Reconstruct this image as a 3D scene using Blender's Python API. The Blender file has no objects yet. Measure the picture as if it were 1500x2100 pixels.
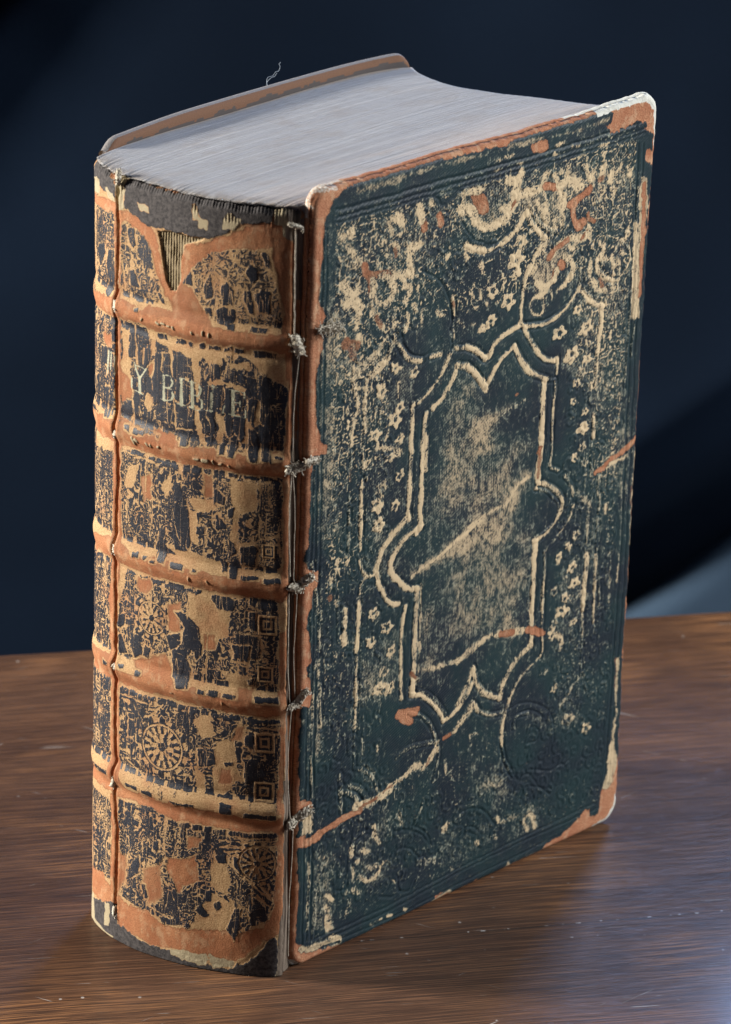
import bpy, math, random
import numpy as np
from mathutils import Vector, Euler
random.seed(4); rng = np.random.default_rng(7)
sc = bpy.context.scene
# ------------------------------------------------------------------ camera
cam_d = bpy.data.cameras.new('camera'); cam = bpy.data.objects.new('camera', cam_d)
sc.collection.objects.link(cam); sc.camera = cam
cam.location = (-.64087, -.62977, .52175)
cam.rotation_euler = (1.1703323, -.0287827, -.7997268)
cam_d.sensor_fit = 'HORIZONTAL'; cam_d.sensor_width = 24.0; cam_d.lens = 120.0
cam_d.clip_start = .05; cam_d.clip_end = 20
cam_d.dof.use_dof = True; cam_d.dof.focus_distance = 1.012; cam_d.dof.aperture_fstop = 20
# ------------------------------------------------------------------ world and lamps
w = bpy.data.worlds.new('World'); sc.world = w; w.use_nodes = True
bg = w.node_tree.nodes['Background']; bg.inputs[0].default_value = (.42, .60, 1, 1); bg.inputs[1].default_value = .055
sc.view_settings.view_transform = 'Standard'; sc.view_settings.look = 'None'; sc.view_settings.exposure = 0
def area(name, loc, target, size, power, col, sy=None):
    d = bpy.data.lights.new(name, 'AREA'); d.size = size; d.energy = power; d.color = col
    if sy: d.shape = 'RECTANGLE'; d.size_y = sy
    o = bpy.data.objects.new(name, d); sc.collection.objects.link(o); o.location = loc
    o.rotation_euler = (Vector(target)-Vector(loc)).to_track_quat('-Z', 'Y').to_euler(); return o
area('left_lamp', (-.70, .93, .50), (.02, .03, .12), .16, 47.0, (1, .95, .88))
area('right_window', (.98, -.86, .72), (.05, .0, .12), .60, 36.0, (.95, .97, 1))
area('back_window', (1.13, .55, .82), (.05, .03, .20), .22, 11.0, (.34, .55, 1))
# ------------------------------------------------------------------ helpers
MM = .001
def tag(o, **k):
    for a, b in k.items(): o[a] = b
    return o
def empty(name, label, cat):
    o = bpy.data.objects.new(name, None); sc.collection.objects.link(o); o['label'] = label; o['category'] = cat
    o.empty_display_size = .02; return o
def mkmesh(name, verts, quads, mat, parent=None, attrs=None, ngons=(), smooth=True, label=None, kind=None):
    me = bpy.data.meshes.new(name); verts = np.ascontiguousarray(verts, np.float32); quads = np.asarray(quads, np.int32).reshape(-1, 4)
    nl = quads.size+sum(len(g) for g in ngons)
    me.vertices.add(len(verts)); me.vertices.foreach_set('co', verts.ravel())
    me.loops.add(nl); idx = np.concatenate([quads.ravel()]+[np.asarray(g, np.int32) for g in ngons]) if len(ngons) else quads.ravel()
    me.loops.foreach_set('vertex_index', idx.astype(np.int32))
    starts = np.concatenate([np.arange(len(quads))*4, quads.size+np.cumsum([0]+[len(g) for g in ngons])[:-1]]).astype(np.int32) if len(ngons) else (np.arange(len(quads))*4).astype(np.int32)
    me.polygons.add(len(starts)); me.polygons.foreach_set('loop_start', starts)
    me.update(calc_edges=True); me.validate()
    me.polygons.foreach_set('use_smooth', np.full(len(me.polygons), smooth)); 
    for k, a in (attrs or {}).items():
        a = np.asarray(a, np.float32)
        if a.ndim == 1: t = me.attributes.new(k, 'FLOAT', 'POINT'); t.data.foreach_set('value', a)
        elif a.shape[1] == 3: t = me.attributes.new(k, 'FLOAT_VECTOR', 'POINT'); t.data.foreach_set('vector', a.ravel())
        else: t = me.attributes.new(k, 'FLOAT_COLOR', 'POINT'); t.data.foreach_set('color', a.ravel())
    me.materials.append(mat); me.update()
    o = bpy.data.objects.new(name, me); sc.collection.objects.link(o); o.parent = parent
    if label: o['label'] = label
    if kind: o['kind'] = kind
    return o
def gridq(nr, nc, off=0, flip=False, wrap=False):
    c = nc if wrap else nc-1
    i, j = np.meshgrid(np.arange(nr-1), np.arange(c), indexing='ij'); j2 = (j+1) % nc
    q = np.stack([i*nc+j, i*nc+j2, (i+1)*nc+j2, (i+1)*nc+j], -1).reshape(-1, 4)+off
    return q[:, ::-1] if flip else q
def vnoise(x, y, seed):
    """smooth value noise in -1..1 at real-valued coordinates"""
    g = np.random.default_rng(seed).uniform(-1, 1, (257, 257)); xi = np.floor(x).astype(int); yi = np.floor(y).astype(int)
    fx = x-xi; fy = y-yi; fx = fx*fx*(3-2*fx); fy = fy*fy*(3-2*fy)
    a = g[xi % 257, yi % 257]; b = g[(xi+1) % 257, yi % 257]; c = g[xi % 257, (yi+1) % 257]; d = g[(xi+1) % 257, (yi+1) % 257]
    return (a*(1-fx)+b*fx)*(1-fy)+(c*(1-fx)+d*fx)*fy
def fbm(x, y, seed, o=3):
    s = 0; a = 1; t = 0
    for k in range(o): s = s+a*vnoise(x*2**k, y*2**k, seed+k); t += a; a *= .5
    return s/t
sstep = lambda a, b, x: (lambda t: t*t*(3-2*t))(np.clip((x-a)/(b-a), 0, 1))
def nd(nt, t, **kw):
    n = nt.nodes.new(t)
    for k, v in kw.items():
        if k.startswith('i_'):
            key = k[2:].replace('_', ' ')
            n.inputs[int(key) if key.isdigit() else key].default_value = v
        else: setattr(n, k, v)
    return n
class NT:
    def __init__(s, name):
        s.m = bpy.data.materials.new(name); s.m.use_nodes = True; s.t = s.m.node_tree; s.b = s.t.nodes['Principled BSDF']
    def n(s, t, **k): return nd(s.t, t, **k)
    def l(s, a, b): s.t.links.new(a, b)
    def put(s, sock, v):
        if hasattr(v, 'is_linked') or hasattr(v, 'links'): s.l(v, sock)
        else: sock.default_value = v
    def math(s, op, a, b=0, c=0, clamp=False):
        n = s.n('ShaderNodeMath', operation=op, use_clamp=clamp)
        for i, v in enumerate((a, b, c)): s.put(n.inputs[i], v)
        return n.outputs[0]
    def mix(s, f, a, b):
        n = s.n('ShaderNodeMix', data_type='RGBA'); s.put(n.inputs[0], f)
        for i, v in ((6, a), (7, b)): s.put(n.inputs[i], (*v, 1) if isinstance(v, tuple) and len(v) == 3 else v)
        return n.outputs[2]
    def ramp(s, f, lo, hi):
        n = s.n('ShaderNodeMapRange', interpolation_type='SMOOTHSTEP'); s.put(n.inputs[0], f); s.put(n.inputs[1], lo); s.put(n.inputs[2], hi); return n.outputs[0]
    def attr(s, name, out='Fac'): return s.n('ShaderNodeAttribute', attribute_name=name).outputs[out]
    def vec(s, v, sc_):
        n = s.n('ShaderNodeVectorMath', operation='MULTIPLY'); s.l(v, n.inputs[0]); n.inputs[1].default_value = sc_; return n.outputs[0]
    def noise(s, v, scale=1, detail=2, rough=.5, dist=0):
        n = s.n('ShaderNodeTexNoise'); s.l(v, n.inputs['Vector']); n.inputs['Scale'].default_value = scale
        n.inputs['Detail'].default_value = detail; n.inputs['Roughness'].default_value = rough; n.inputs['Distortion'].default_value = dist; return n.outputs['Fac']
    def bump(s, h, strength, dist):
        n = s.n('ShaderNodeBump'); s.l(h, n.inputs['Height']); s.put(n.inputs['Strength'], strength); n.inputs['Distance'].default_value = dist
        s.l(n.outputs[0], s.b.inputs['Normal']); return n
    def sep(s, v):
        n = s.n('ShaderNodeSeparateColor'); s.l(v, n.inputs[0]); return n.outputs
# ------------------------------------------------------------------ wear painter: strokes and patches in millimetres on a surface
class Painter:
    def __init__(s, U, V, du, dv, nch, seed, stretch=2.2, wa=.42):
        s.U, s.V, s.du, s.dv = U, V, du, dv; s.nr, s.nc = U.shape; s.A = np.zeros((nch,)+U.shape, np.float32); s.H = np.zeros(U.shape, np.float32)
        s.RU, s.RV = U, V; s.U = U+wa*fbm(U/1.7, V/2.3, seed+30, 3)+.35*fbm(U/6, V/7, seed+40, 2); s.V = V+wa*fbm(U/1.8, V/2.3, seed+50, 3)+.35*fbm(U/6, V/7, seed+60, 2)
        s.M = fbm(U/4.5, V/6, seed+70, 3)
        s.N = (.62*fbm(U/.9, V/1.3, seed, 3)+.5*fbm(U/3.0, V/3.0*1/stretch*1.6, seed+9, 2)).astype(np.float32)
    def win(s, x0, x1, y0, y1, pad):
        c0 = max(0, int((x0-pad-s.U0)/s.du)); c1 = min(s.nc, int((x1+pad-s.U0)/s.du)+2)
        r0 = max(0, int((y0-pad-s.V0)/s.dv)); r1 = min(s.nr, int((y1+pad-s.V0)/s.dv)+2)
        return slice(r0, max(r0, r1)), slice(c0, max(c0, c1))
    U0 = V0 = 0
    def seg_dist(s, pts, pad, raw=False):
        pts = np.asarray(pts, float).reshape(-1, 2)
        W = s.win(pts[:, 0].min(), pts[:, 0].max(), pts[:, 1].min(), pts[:, 1].max(), pad)
        x, y = (s.RU[W], s.RV[W]) if raw else (s.U[W], s.V[W]); D = np.full(x.shape, 1e9)
        if x.size == 0: return None, None
        for a, b in zip(pts[:-1], pts[1:]):
            e = b-a; L = e@e+1e-12; t = np.clip(((x-a[0])*e[0]+(y-a[1])*e[1])/L, 0, 1)
            D = np.minimum(D, np.hypot(x-a[0]-t*e[0], y-a[1]-t*e[1]))
        return W, D
    def poly_sd(s, pts, pad):
        P = np.asarray(pts, float).reshape(-1, 2); W, D = s.seg_dist(np.vstack([P, P[:1]]), pad)
        if W is None: return None, None
        x = s.U[W]; y = s.V[W]; ins = np.zeros(x.shape, bool)
        for a, b in zip(P, np.roll(P, -1, 0)):
            c = (a[1] > y) != (b[1] > y)
            with np.errstate(divide='ignore', invalid='ignore'): xx = (b[0]-a[0])*(y-a[1])/(b[1]-a[1])+a[0]
            ins ^= c & (x < xx)
        return W, np.where(ins, -D, D)
    def paint(s, W, m, tgt):
        for k, v in tgt.items():
            A = s.A[k]; A[W] = A[W]*(1-m)+v*m
def to_smooth(p):
    p = np.asarray(p, float).reshape(-1, 2)
    return catmull(p, 4) if len(p) > 2 else p
# ---- shared geometry (all lengths in millimetres here) ----
HB = 230.0
def catmull(P, n=12, closed=False):
    P = np.asarray(P, float)
    if len(P) < 3: return P
    Q = np.vstack([2*P[0]-P[1], P, 2*P[-1]-P[-2]]); out = []
    for i in range(1, len(Q)-2):
        a, b, c, d = Q[i-1], Q[i], Q[i+1], Q[i+2]
        for k in range(n):
            t = k/n
            out.append(.5*((2*b)+(c-a)*t+(2*a-5*b+4*c-d)*t*t+(3*b-a-3*c+d)*t**3))
    out.append(P[-1]); return np.array(out)
def resample(P, n):
    P = np.asarray(P, float); d = np.r_[0, np.cumsum(np.linalg.norm(np.diff(P, axis=0), axis=1))]
    t = np.linspace(0, d[-1], n); return np.stack([np.interp(t, d, P[:, k]) for k in range(P.shape[1])], 1)
SP_BOT = [(3,4),(-1,1.6),(-5.2,1.6),(-10.6,7.2),(-15.6,15.7),(-20.3,25.3),(-23.6,36.6),(-24.2,46),(-23.6,54),(-20.4,62.5),(-14,67.5),(-6,70)]
SP_TOP = [(4,4.5),(1,3.8),(-2.6,6.2),(-6.0,11.2),(-10.4,18.6),(-13.8,28.4),(-15.3,38.0),(-16.6,50.7),(-16.8,58.1),(-14.4,66.8),(-11,71.5),(-5,73.5)]
NS = 241
_b = resample(catmull(SP_BOT), NS); _t = resample(catmull(SP_TOP), NS)
L_SP = 88.0
def spine_xy(s, z):
    """s in mm along the spine (0 at the front joint), z height; returns x, y"""
    f = np.clip(np.asarray(s)/L_SP, 0, 1)*(NS-1); i = np.minimum(f.astype(int), NS-2); w = f-i
    g = np.clip(np.asarray(z)/226.0, 0, 1.03)
    B = _b[i]*(1-w)[..., None]+_b[i+1]*w[..., None]; T = _t[i]*(1-w)[..., None]+_t[i+1]*w[..., None]
    bulge = np.sin(np.pi*np.clip(g, 0, 1))
    P = B*(1-g)[..., None]+T*g[..., None]
    n = (_b[i+1]-_b[i])*(1-g)[..., None]+(_t[i+1]-_t[i])*g[..., None]
    n = np.stack([n[..., 1], -n[..., 0]], -1); n /= np.linalg.norm(n, axis=-1, keepdims=True)+1e-9
    return P, -n
def cover_xz(u, v):
    """u across the board (0 at the joint .. WC), v height -> x, y, z of its outer face"""
    g = v/HB; f = u/138.0
    x = (-.2*(1-g)+1.4*g)*(1-f)+(138.5*(1-g)+137.3*g)*f
    y = (1.0*(1-g)+.7*g)*(1-f)+(-1.0*(1-g)-.5*g)*f
    return x, y, v

COVER = [
["p","T",0.38,12.0,1.0,[56.2,167.1,86.5,162.6,94.0,143.0,95.5,121.6,95.3,94.2,90.3,73.9,55.1,81.8,49.5,112.1,46.1,138.0,51.0,155.5]],
["p","T",0.5,12.0,1.0,[63.1,151.0,84.2,136.7,90.0,111.0,89.2,91.4,70.2,98.5,61.4,111.6,52.6,126.0,55.7,142.7]],
["p","T",0.3,6.0,1.0,[47.9,105.1,62.1,99.4,55.6,72.5,47.5,75.1]],
["p","T",0.2,6.0,1.0,[70.1,166.6,91.3,152.6,94.5,136.9,83.8,142.7,66.9,154.4]],
["p","T",0.45,5.0,1.0,[0.97,219.8,13.9,215.7,17.4,198.6,15.6,177.1,2.84,174.7]],
["p","T",0.5,4.0,1.0,[2.84,196.6,14.9,193.8,18.4,176.4,12.1,173.8,2.78,176.1]],
["p","T",0.34,4.0,1.0,[19.2,218.5,41.8,217.8,59.1,216.9,60.2,200.1,39.0,199.2,21.6,208.6]],
["p","T",0.52,3.0,1.0,[59.0,219.0,96.9,219.0,107.7,212.6,100.6,196.9,79.5,207.1,63.9,203.5,57.6,210.4]],
["p","T",0.3,4.0,1.0,[104.6,225.9,127.9,222.8,134.2,198.4,118.0,187.3,104.1,204.7]],
["p","T",0.52,3.0,1.0,[84.8,189.0,94.5,195.4,108.8,198.0,107.3,189.7,99.3,185.7,91.6,178.8]],
["p","T",0.32,3.0,1.0,[98.9,191.5,122.3,186.4,130.1,169.9,117.7,163.9,98.1,174.4]],
["p","T",0.33,4.0,1.0,[23.0,178.0,40.3,173.8,43.7,109.3,26.1,114.5]],
["p","T",0.42,4.0,1.0,[23.3,91.7,38.7,92.9,38.8,71.8,24.0,75.0]],
["p","T",0.36,4.0,1.0,[104.3,174.4,119.4,169.4,119.1,145.6,101.5,156.0]],
["p","T",0.3,4.0,1.0,[105.7,95.8,116.6,92.6,116.7,62.6,103.4,68.3]],
["p","T",0.3,6.0,1.0,[113.1,169.4,129.8,172.9,140.6,93.6,117.0,87.8]],
["p","T",0.42,3.0,1.0,[1.17,171.0,10.4,170.1,14.0,129.5,0.97,130.4]],
["p","T",0.5,2.0,1.0,[0.77,126.2,4.89,125.0,6.88,76.1,2.13,77.7]],
["p","T",0.38,3.0,1.0,[3.07,77.4,9.74,75.2,9.79,51.0,2.12,53.7]],
["p","T",0.26,5.0,1.0,[69.2,46.2,85.8,47.0,91.5,22.6,74.8,22.0]],
["p","T",0.3,4.0,1.0,[18.3,29.5,37.5,38.3,47.7,31.5,38.6,15.9,24.8,16.2]],
["p","T",0.26,4.0,1.0,[48.3,20.3,64.4,22.5,81.4,16.4,79.8,7.23,59.0,9.97]],
["p","T",0.32,3.0,1.0,[72.8,21.1,100.3,19.6,107.3,10.5,82.0,6.46]],
["p","T",0.34,4.0,1.0,[93.7,54.0,115.6,46.9,122.3,15.2,110.8,22.4]],
["p","T",0.38,3.0,1.0,[2.84,35.1,14.3,34.1,17.5,4.75,7.86,3.7]],
["p","T",0.05,5.0,1.0,[81.7,45.2,131.9,35.0,131.1,15.5,100.3,19.6,86.9,29.1]],
["p","T",0.05,4.0,1.0,[5.46,64.6,22.9,58.7,29.3,44.2,15.9,42.8,7.99,48.6]],
["p","T",0.72,5.0,1.0,[42.1,110.1,63.1,116.4,75.0,119.7,84.8,126.8,90.9,128.1,89.2,123.4,79.4,115.5,63.4,111.0]],
["p","T",0.7,3.0,1.0,[42.9,109.2,63.2,114.8,79.9,122.9,91.0,127.1,90.1,125.4,79.0,120.9,63.3,112.9]],
["p","T",0.6,2.5,1.0,[58.8,139.0,63.2,149.5,83.2,151.7,79.4,146.8,65.5,144.5]],
["w","T",0.8,0.83,[2.15,217.3,2.82,195.7]],
["w","T",0.5,0.83,[13.6,200.4,14.4,193.0]],
["w","E",1,0.49,[8.03,223.6,47.2,223.2,86.5,223.0,134.3,223.0]],
["w","E",1,0.49,[8.13,221.3,47.3,220.9,86.6,220.8,133.4,220.6]],
["w","E",1,0.49,[8.55,220.1,47.4,219.8,86.7,219.5,132.5,219.5]],
["w","E",1,0.49,[1.93,218.2,2.49,161.0,2.98,89.2,3.54,6.94]],
["w","E",1,0.49,[3.57,217.9,3.79,160.6,4.49,88.7,5.41,7.79]],
["w","E",1,0.49,[4.97,218.9,5.65,160.1,6.01,88.3,6.96,7.19]],
["w","E",1,0.49,[132.3,216.2,134.5,141.7,135.1,79.3,132.8,8.22]],
["w","E",1,0.49,[130.1,216.6,132.3,142.3,132.8,80.0,130.8,8.08]],
["w","E",1,0.49,[7.79,5.62,39.1,4.84,79.8,7.23,129.5,6.85]],
["w","E",1,0.49,[9.65,6.95,39.0,6.79,79.8,8.57,127.6,9.2]],
["w","E",1,0.49,[7.85,4.02,39.2,2.23,80.1,3.06,129.7,3.93]],
["w","R",0.3,0.66,[9.9,222.4,47.3,222.1,86.6,222.0,128.0,222.2]],
["w","R",0.55,0.99,[3.18,124.5,5.66,112.3,6.39,100.4,5.7,92.8]],
["w","T",0.6,0.83,[7.26,121.4,7.24,104.0,7.13,88.4,7.2,80.5]],
["w","R",0.6,0.83,[4.91,84.7,4.79,68.8,6.2,52.3,4.99,44.6]],
["w","R",0.6,0.83,[7.82,86.9,8.36,73.6]],
["w","R",0.55,0.99,[5.32,36.3,5.52,11.4]],
["w","R",0.5,0.66,[8.64,22.7,8.21,7.87]],
["w","R",0.62,0.66,[131.4,204.5,131.2,190.2,131.3,174.1]],
["w","R",0.55,0.66,[130.8,187.5,130.9,172.5,130.8,155.8,130.3,143.8]],
["w","R",0.55,0.66,[134.6,186.6,134.4,174.8,133.1,159.2,132.8,152.9]],
["w","T",0.6,0.66,[131.8,113.5,132.5,101.6,132.0,81.2]],
["w","T",0.7,1.16,[132.2,85.8,132.0,81.2]],
["w","T",0.5,0.66,[133.6,113.8,134.3,101.1]],
["w","T",0.6,0.83,[128.1,86.1,129.1,73.1]],
["w","R",0.98,1.82,[45.1,72.2,45.1,77.9,45.0,84.4,44.9,96.5,45.0,104.9]],
["w","R",0.98,1.65,[45.3,104.8,41.5,106.1,39.4,107.7,36.1,111.0,34.1,114.4,34.3,116.7,36.2,119.3,38.7,121.3,42.2,123.0,45.3,123.1]],
["w","R",0.98,1.65,[43.7,121.9,46.0,123.6]],
["w","R",0.98,1.65,[45.5,123.0,45.2,128.5,45.3,140.1,45.4,147.8,45.5,153.9,46.0,156.9]],
["w","R",0.8,0.99,[46.5,151.4,46.9,139.7]],
["w","R",0.95,1.49,[48.8,158.1,52.1,159.9,55.0,163.0,58.1,168.0]],
["w","R",0.95,1.65,[57.9,168.0,61.6,166.7,64.9,164.4,67.8,161.0,70.1,158.1]],
["w","R",0.95,1.49,[62.1,167.0,66.1,163.3,69.8,158.9]],
["w","R",0.95,1.32,[70.1,159.1,72.0,161.9,75.5,165.6,81.0,168.2]],
["w","R",0.95,1.65,[81.0,168.2,83.2,164.6,86.7,160.2,90.7,157.2,95.3,154.9]],
["w","R",0.98,1.98,[94.5,154.7,94.6,148.8,94.8,142.8,94.8,137.6]],
["w","R",0.98,1.49,[94.5,144.4,94.9,140.3]],
["w","R",0.98,1.98,[95.0,137.1,94.6,132.4,94.2,128.5,94.4,123.6]],
["w","R",0.95,1.49,[93.7,121.8,95.3,123.0,99.3,121.1,102.9,118.5,105.0,115.5,105.0,112.6,103.5,109.8,100.3,107.0,96.4,105.8,93.4,105.5]],
["w","R",0.6,0.66,[93.2,121.6,97.7,119.9,102.5,115.8,103.9,112.1,100.8,107.7,93.6,106.4]],
["w","R",0.98,1.82,[94.3,105.0,94.6,95.9,94.6,83.5]],
["w","R",0.98,1.65,[94.6,91.3,94.2,85.2,94.4,78.1,94.5,72.2]],
["w","R",0.6,0.66,[92.7,86.9,93.2,79.3]],
["w","R",0.75,1.82,[94.5,72.2,92.9,71.5,89.1,69.7,85.9,67.0,83.3,64.0,82.0,58.6]],
["w","R",0.7,1.65,[82.0,59.0,76.8,61.5,73.4,64.7,71.2,68.3,69.9,72.5]],
["w","R",0.9,1.49,[69.9,72.5,68.2,68.9,65.7,65.1,64.2,63.1]],
["w","R",0.9,1.32,[69.9,67.5,66.9,63.5,63.2,60.9,58.5,59.2]],
["w","R",0.85,1.49,[58.4,59.6,56.1,63.7,52.1,67.8,48.2,70.7,44.5,71.9]],
["w","R",0.95,1.65,[44.8,75.9,44.7,71.9]],
["w","R",0.5,0.66,[47.1,72.7,51.5,70.1,56.0,65.8,59.5,60.9]],
["w","T",0.8,0.83,[46.3,105.7,47.0,91.9,46.8,75.8]],
["w","R",0.9,1.32,[40.7,72.1,40.1,78.7,39.7,90.1,39.9,98.0,40.5,101.0]],
["w","R",0.9,1.49,[37.6,102.3,34.4,103.5,31.6,107.6,29.1,111.9,28.7,115.6,29.6,118.0,31.0,121.1,33.9,123.4,37.4,125.5,40.4,127.4]],
["w","R",0.95,1.16,[40.6,129.3,41.0,127.3]],
["w","R",0.9,1.49,[40.0,128.8,40.5,133.7,40.6,141.4,40.7,149.1,40.8,156.7,40.6,161.3]],
["w","R",0.95,1.65,[40.3,128.3,37.8,126.7,34.3,124.6]],
["w","R",0.8,1.16,[40.6,160.9,43.4,161.2,47.2,163.4,50.7,166.4,53.1,169.2,55.5,172.8]],
["w","R",0.9,1.32,[57.6,173.4,61.3,172.5,64.5,171.0,66.8,169.3,69.0,167.2]],
["w","R",0.95,1.49,[61.8,172.8,65.6,170.7,69.0,167.6]],
["w","R",0.95,1.32,[69.6,167.1,71.1,168.3,72.5,170.6,76.7,172.7,82.0,173.7,84.7,173.5]],
["w","R",0.95,1.49,[84.8,173.1,87.2,169.0,91.4,163.7,94.9,160.9,99.4,159.4]],
["w","R",0.85,0.99,[99.9,160.1,99.7,155.4]],
["w","R",0.85,0.99,[99.3,153.5,99.4,147.6,99.3,140.8]],
["w","R",0.6,0.83,[99.1,140.5,99.4,135.6]],
["w","R",0.5,0.66,[96.4,154.2,99.3,153.5]],
["w","R",0.6,0.83,[99.3,140.7,99.4,135.9,99.5,131.1,99.5,127.1,103.0,124.9]],
["w","R",0.7,1.16,[105.7,122.6,108.5,119.0,110.1,115.3]],
["w","R",0.7,0.83,[110.2,112.0,108.7,108.3,104.4,104.2,100.1,101.3,98.5,100.5]],
["w","R",0.6,0.83,[98.8,100.5,99.2,94.6,98.9,86.4,98.9,82.3]],
["w","R",0.8,0.99,[98.9,90.0,98.9,85.9,99.1,79.6,99.1,75.0,99.5,69.0,98.8,67.1]],
["w","R",0.75,0.83,[98.8,67.1,95.0,65.4,91.2,63.2,88.0,60.0,86.0,56.5]],
["w","R",0.8,1.16,[86.0,56.9,84.1,52.0,83.5,48.0,83.8,43.2]],
["w","R",0.45,0.66,[83.8,43.2,85.5,37.6,89.3,30.7]],
["w","R",0.35,0.66,[84.1,42.5,85.6,36.9,88.7,32.0,92.2,29.5]],
["w","R",0.6,0.83,[84.0,53.8,79.5,54.4,75.5,56.1,72.6,58.3]],
["w","R",0.7,1.49,[72.6,58.3,70.3,61.1,67.7,58.2,64.6,55.9]],
["w","R",0.65,1.65,[70.3,60.7,68.3,57.6,63.6,54.6]],
["w","R",0.55,0.99,[55.6,53.1,52.5,60.3,48.6,64.1,44.2,66.3]],
["w","R",0.5,1.32,[55.0,53.3,48.0,55.2,43.2,55.2,39.6,53.9]],
["w","R",0.5,0.83,[56.7,51.5,56.7,46.4,55.2,41.1]],
["w","R",0.5,0.83,[51.2,35.4,47.7,29.4]],
["w","R",0.85,1.16,[22.0,172.7,21.6,165.4,22.0,157.8]],
["w","R",0.6,0.99,[21.5,157.9,21.7,152.2,21.5,146.5]],
["w","R",0.85,1.32,[21.7,143.5,21.6,138.9,21.6,127.4]],
["w","R",0.85,1.16,[21.8,134.5,21.7,128.8,21.7,123.0]],
["w","R",0.8,0.83,[21.6,120.3,22.5,117.4,24.6,114.8,27.2,114.0]],
["w","R",0.7,0.83,[24.7,114.0,22.9,113.0,22.3,110.0]],
["w","R",0.9,1.65,[21.9,107.4,22.0,99.5,21.6,92.5]],
["w","R",0.75,0.83,[21.9,91.7,22.0,83.7,22.1,75.6]],
["w","R",0.7,0.99,[22.4,83.0,22.1,79.2,22.3,68.2]],
["w","R",0.35,0.66,[22.1,67.9,22.3,56.5]],
["w","R",0.55,0.83,[22.8,56.1,26.0,54.4,29.8,50.6,32.1,46.2]],
["w","R",0.45,1.49,[21.0,51.6,24.2,49.3,26.9,46.3,27.5,44.9]],
["w","R",0.5,1.49,[16.9,50.6,20.1,49.5,23.3,46.7,25.5,43.9]],
["w","R",0.5,1.16,[16.9,56.7,17.5,44.3]],
["w","R",0.8,1.49,[16.6,177.8,16.8,172.2]],
["w","R",0.8,1.32,[16.8,172.2,18.5,168.0,18.7,164.6,17.0,162.8,16.9,155.3]],
["w","R",0.5,0.83,[16.9,153.4,16.9,148.5]],
["w","O",0.4,1.32,[16.9,147.8,16.8,144.8]],
["w","R",0.5,0.66,[16.8,140.2,16.9,132.6]],
["w","R",0.5,0.83,[16.9,135.9,17.0,128.2,17.0,120.5]],
["w","R",0.85,1.65,[16.9,106.6,16.6,101.2,16.6,96.5]],
["w","R",0.4,0.83,[13.8,109.1,14.3,98.0]],
["w","R",0.8,1.49,[32.4,182.5,35.7,177.6,38.3,175.1,43.6,173.0]],
["w","R",0.8,1.16,[47.2,173.3,51.3,173.0]],
["w","R",0.85,1.49,[32.4,182.5,31.0,179.8,28.1,176.8,23.2,174.3]],
["w","T",0.7,2.31,[28.8,183.0,25.5,179.7,21.1,177.4]],
["w","R",0.85,1.49,[30.1,177.1,26.2,174.7,22.8,172.9]],
["w","T",0.62,3.63,[25.0,178.7,20.1,176.9,17.7,175.7]],
["w","R",0.5,0.66,[29.6,177.6,30.9,181.7]],
["w","R",0.9,1.32,[107.9,179.7,105.9,177.8,102.7,175.0,98.4,172.9,93.6,172.1,89.7,172.3,84.8,173.1]],
["w","E",1,0.49,[107.9,180.9,104.8,177.7,101.6,175.3,97.3,173.8,92.9,173.5,85.2,174.3]],
["w","R",0.9,1.65,[108.0,179.3,110.4,176.8,113.4,174.1,118.7,171.3]],
["w","R",0.5,0.66,[109.1,179.8,112.1,176.4,118.5,173.3]],
["w","R",0.95,1.49,[118.1,171.5,118.4,168.3,118.2,162.8,117.5,157.0]],
["w","R",0.8,1.16,[117.5,157.0,117.3,149.1,117.2,146.7]],
["w","R",0.8,1.16,[117.3,137.0,117.5,130.9]],
["w","R",0.8,1.16,[117.2,138.5,117.5,131.2]],
["w","R",0.5,0.83,[117.0,130.5,117.4,124.3,117.6,119.0]],
["w","T",0.6,1.65,[113.4,113.6,117.0,110.9,118.1,108.2]],
["w","R",0.6,0.83,[117.4,105.9,117.4,97.6]],
["w","R",0.9,1.49,[117.6,94.2,117.5,89.2,117.5,76.6]],
["w","R",0.55,0.99,[121.1,118.0,120.9,113.2,122.2,110.3,122.0,106.3]],
["w","R",0.5,0.83,[121.8,104.6,122.0,94.2]],
["w","R",0.75,0.99,[121.8,93.0,122.1,81.6]],
["w","T",0.9,1.32,[125.0,107.9,124.9,105.4]],
["w","R",0.9,1.16,[116.9,84.7,117.0,76.3]],
["w","R",0.7,0.83,[117.0,76.3,117.6,67.6]],
["w","R",0.4,0.49,[117.5,67.6,117.7,54.8]],
["w","R",0.6,0.83,[117.7,54.8,113.5,51.8,109.2,47.7]],
["w","R",0.8,0.83,[121.8,83.2,122.3,70.8]],
["w","R",0.6,0.66,[124.0,82.6,124.5,76.1]],
["w","R",0.55,0.99,[107.6,188.7,108.2,183.5,108.2,179.6]],
["w","R",0.5,0.83,[55.6,179.6,55.9,183.3,55.1,188.3]],
["w","R",0.9,1.32,[55.1,188.3,56.0,182.9]],
["w","O",0.6,1.32,[55.4,187.1,55.7,186.0]],
["w","R",0.9,1.16,[55.6,180.0,56.1,176.4]],
["w","E",1,0.49,[42.2,198.7,47.4,196.4,51.8,191.7,54.8,185.4,55.6,179.6,55.5,172.8]],
["w","E",1,0.49,[57.6,209.5,61.3,204.9,64.9,202.4,69.4,200.7,73.5,201.0,76.9,202.2,79.2,204.2]],
["w","E",1,0.49,[45.4,219.5,47.8,218.3,48.9,216.2,52.1,217.4,55.4,219.1,57.8,217.6,57.0,214.9]],
["w","E",1,0.49,[34.3,184.6,36.6,178.5,41.4,174.7,46.6,174.6,51.1,177.6]],
["w","E",1,0.49,[88.7,32.0,92.2,29.5,96.8,29.2,101.8,22.7,106.5,21.1]],
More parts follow.
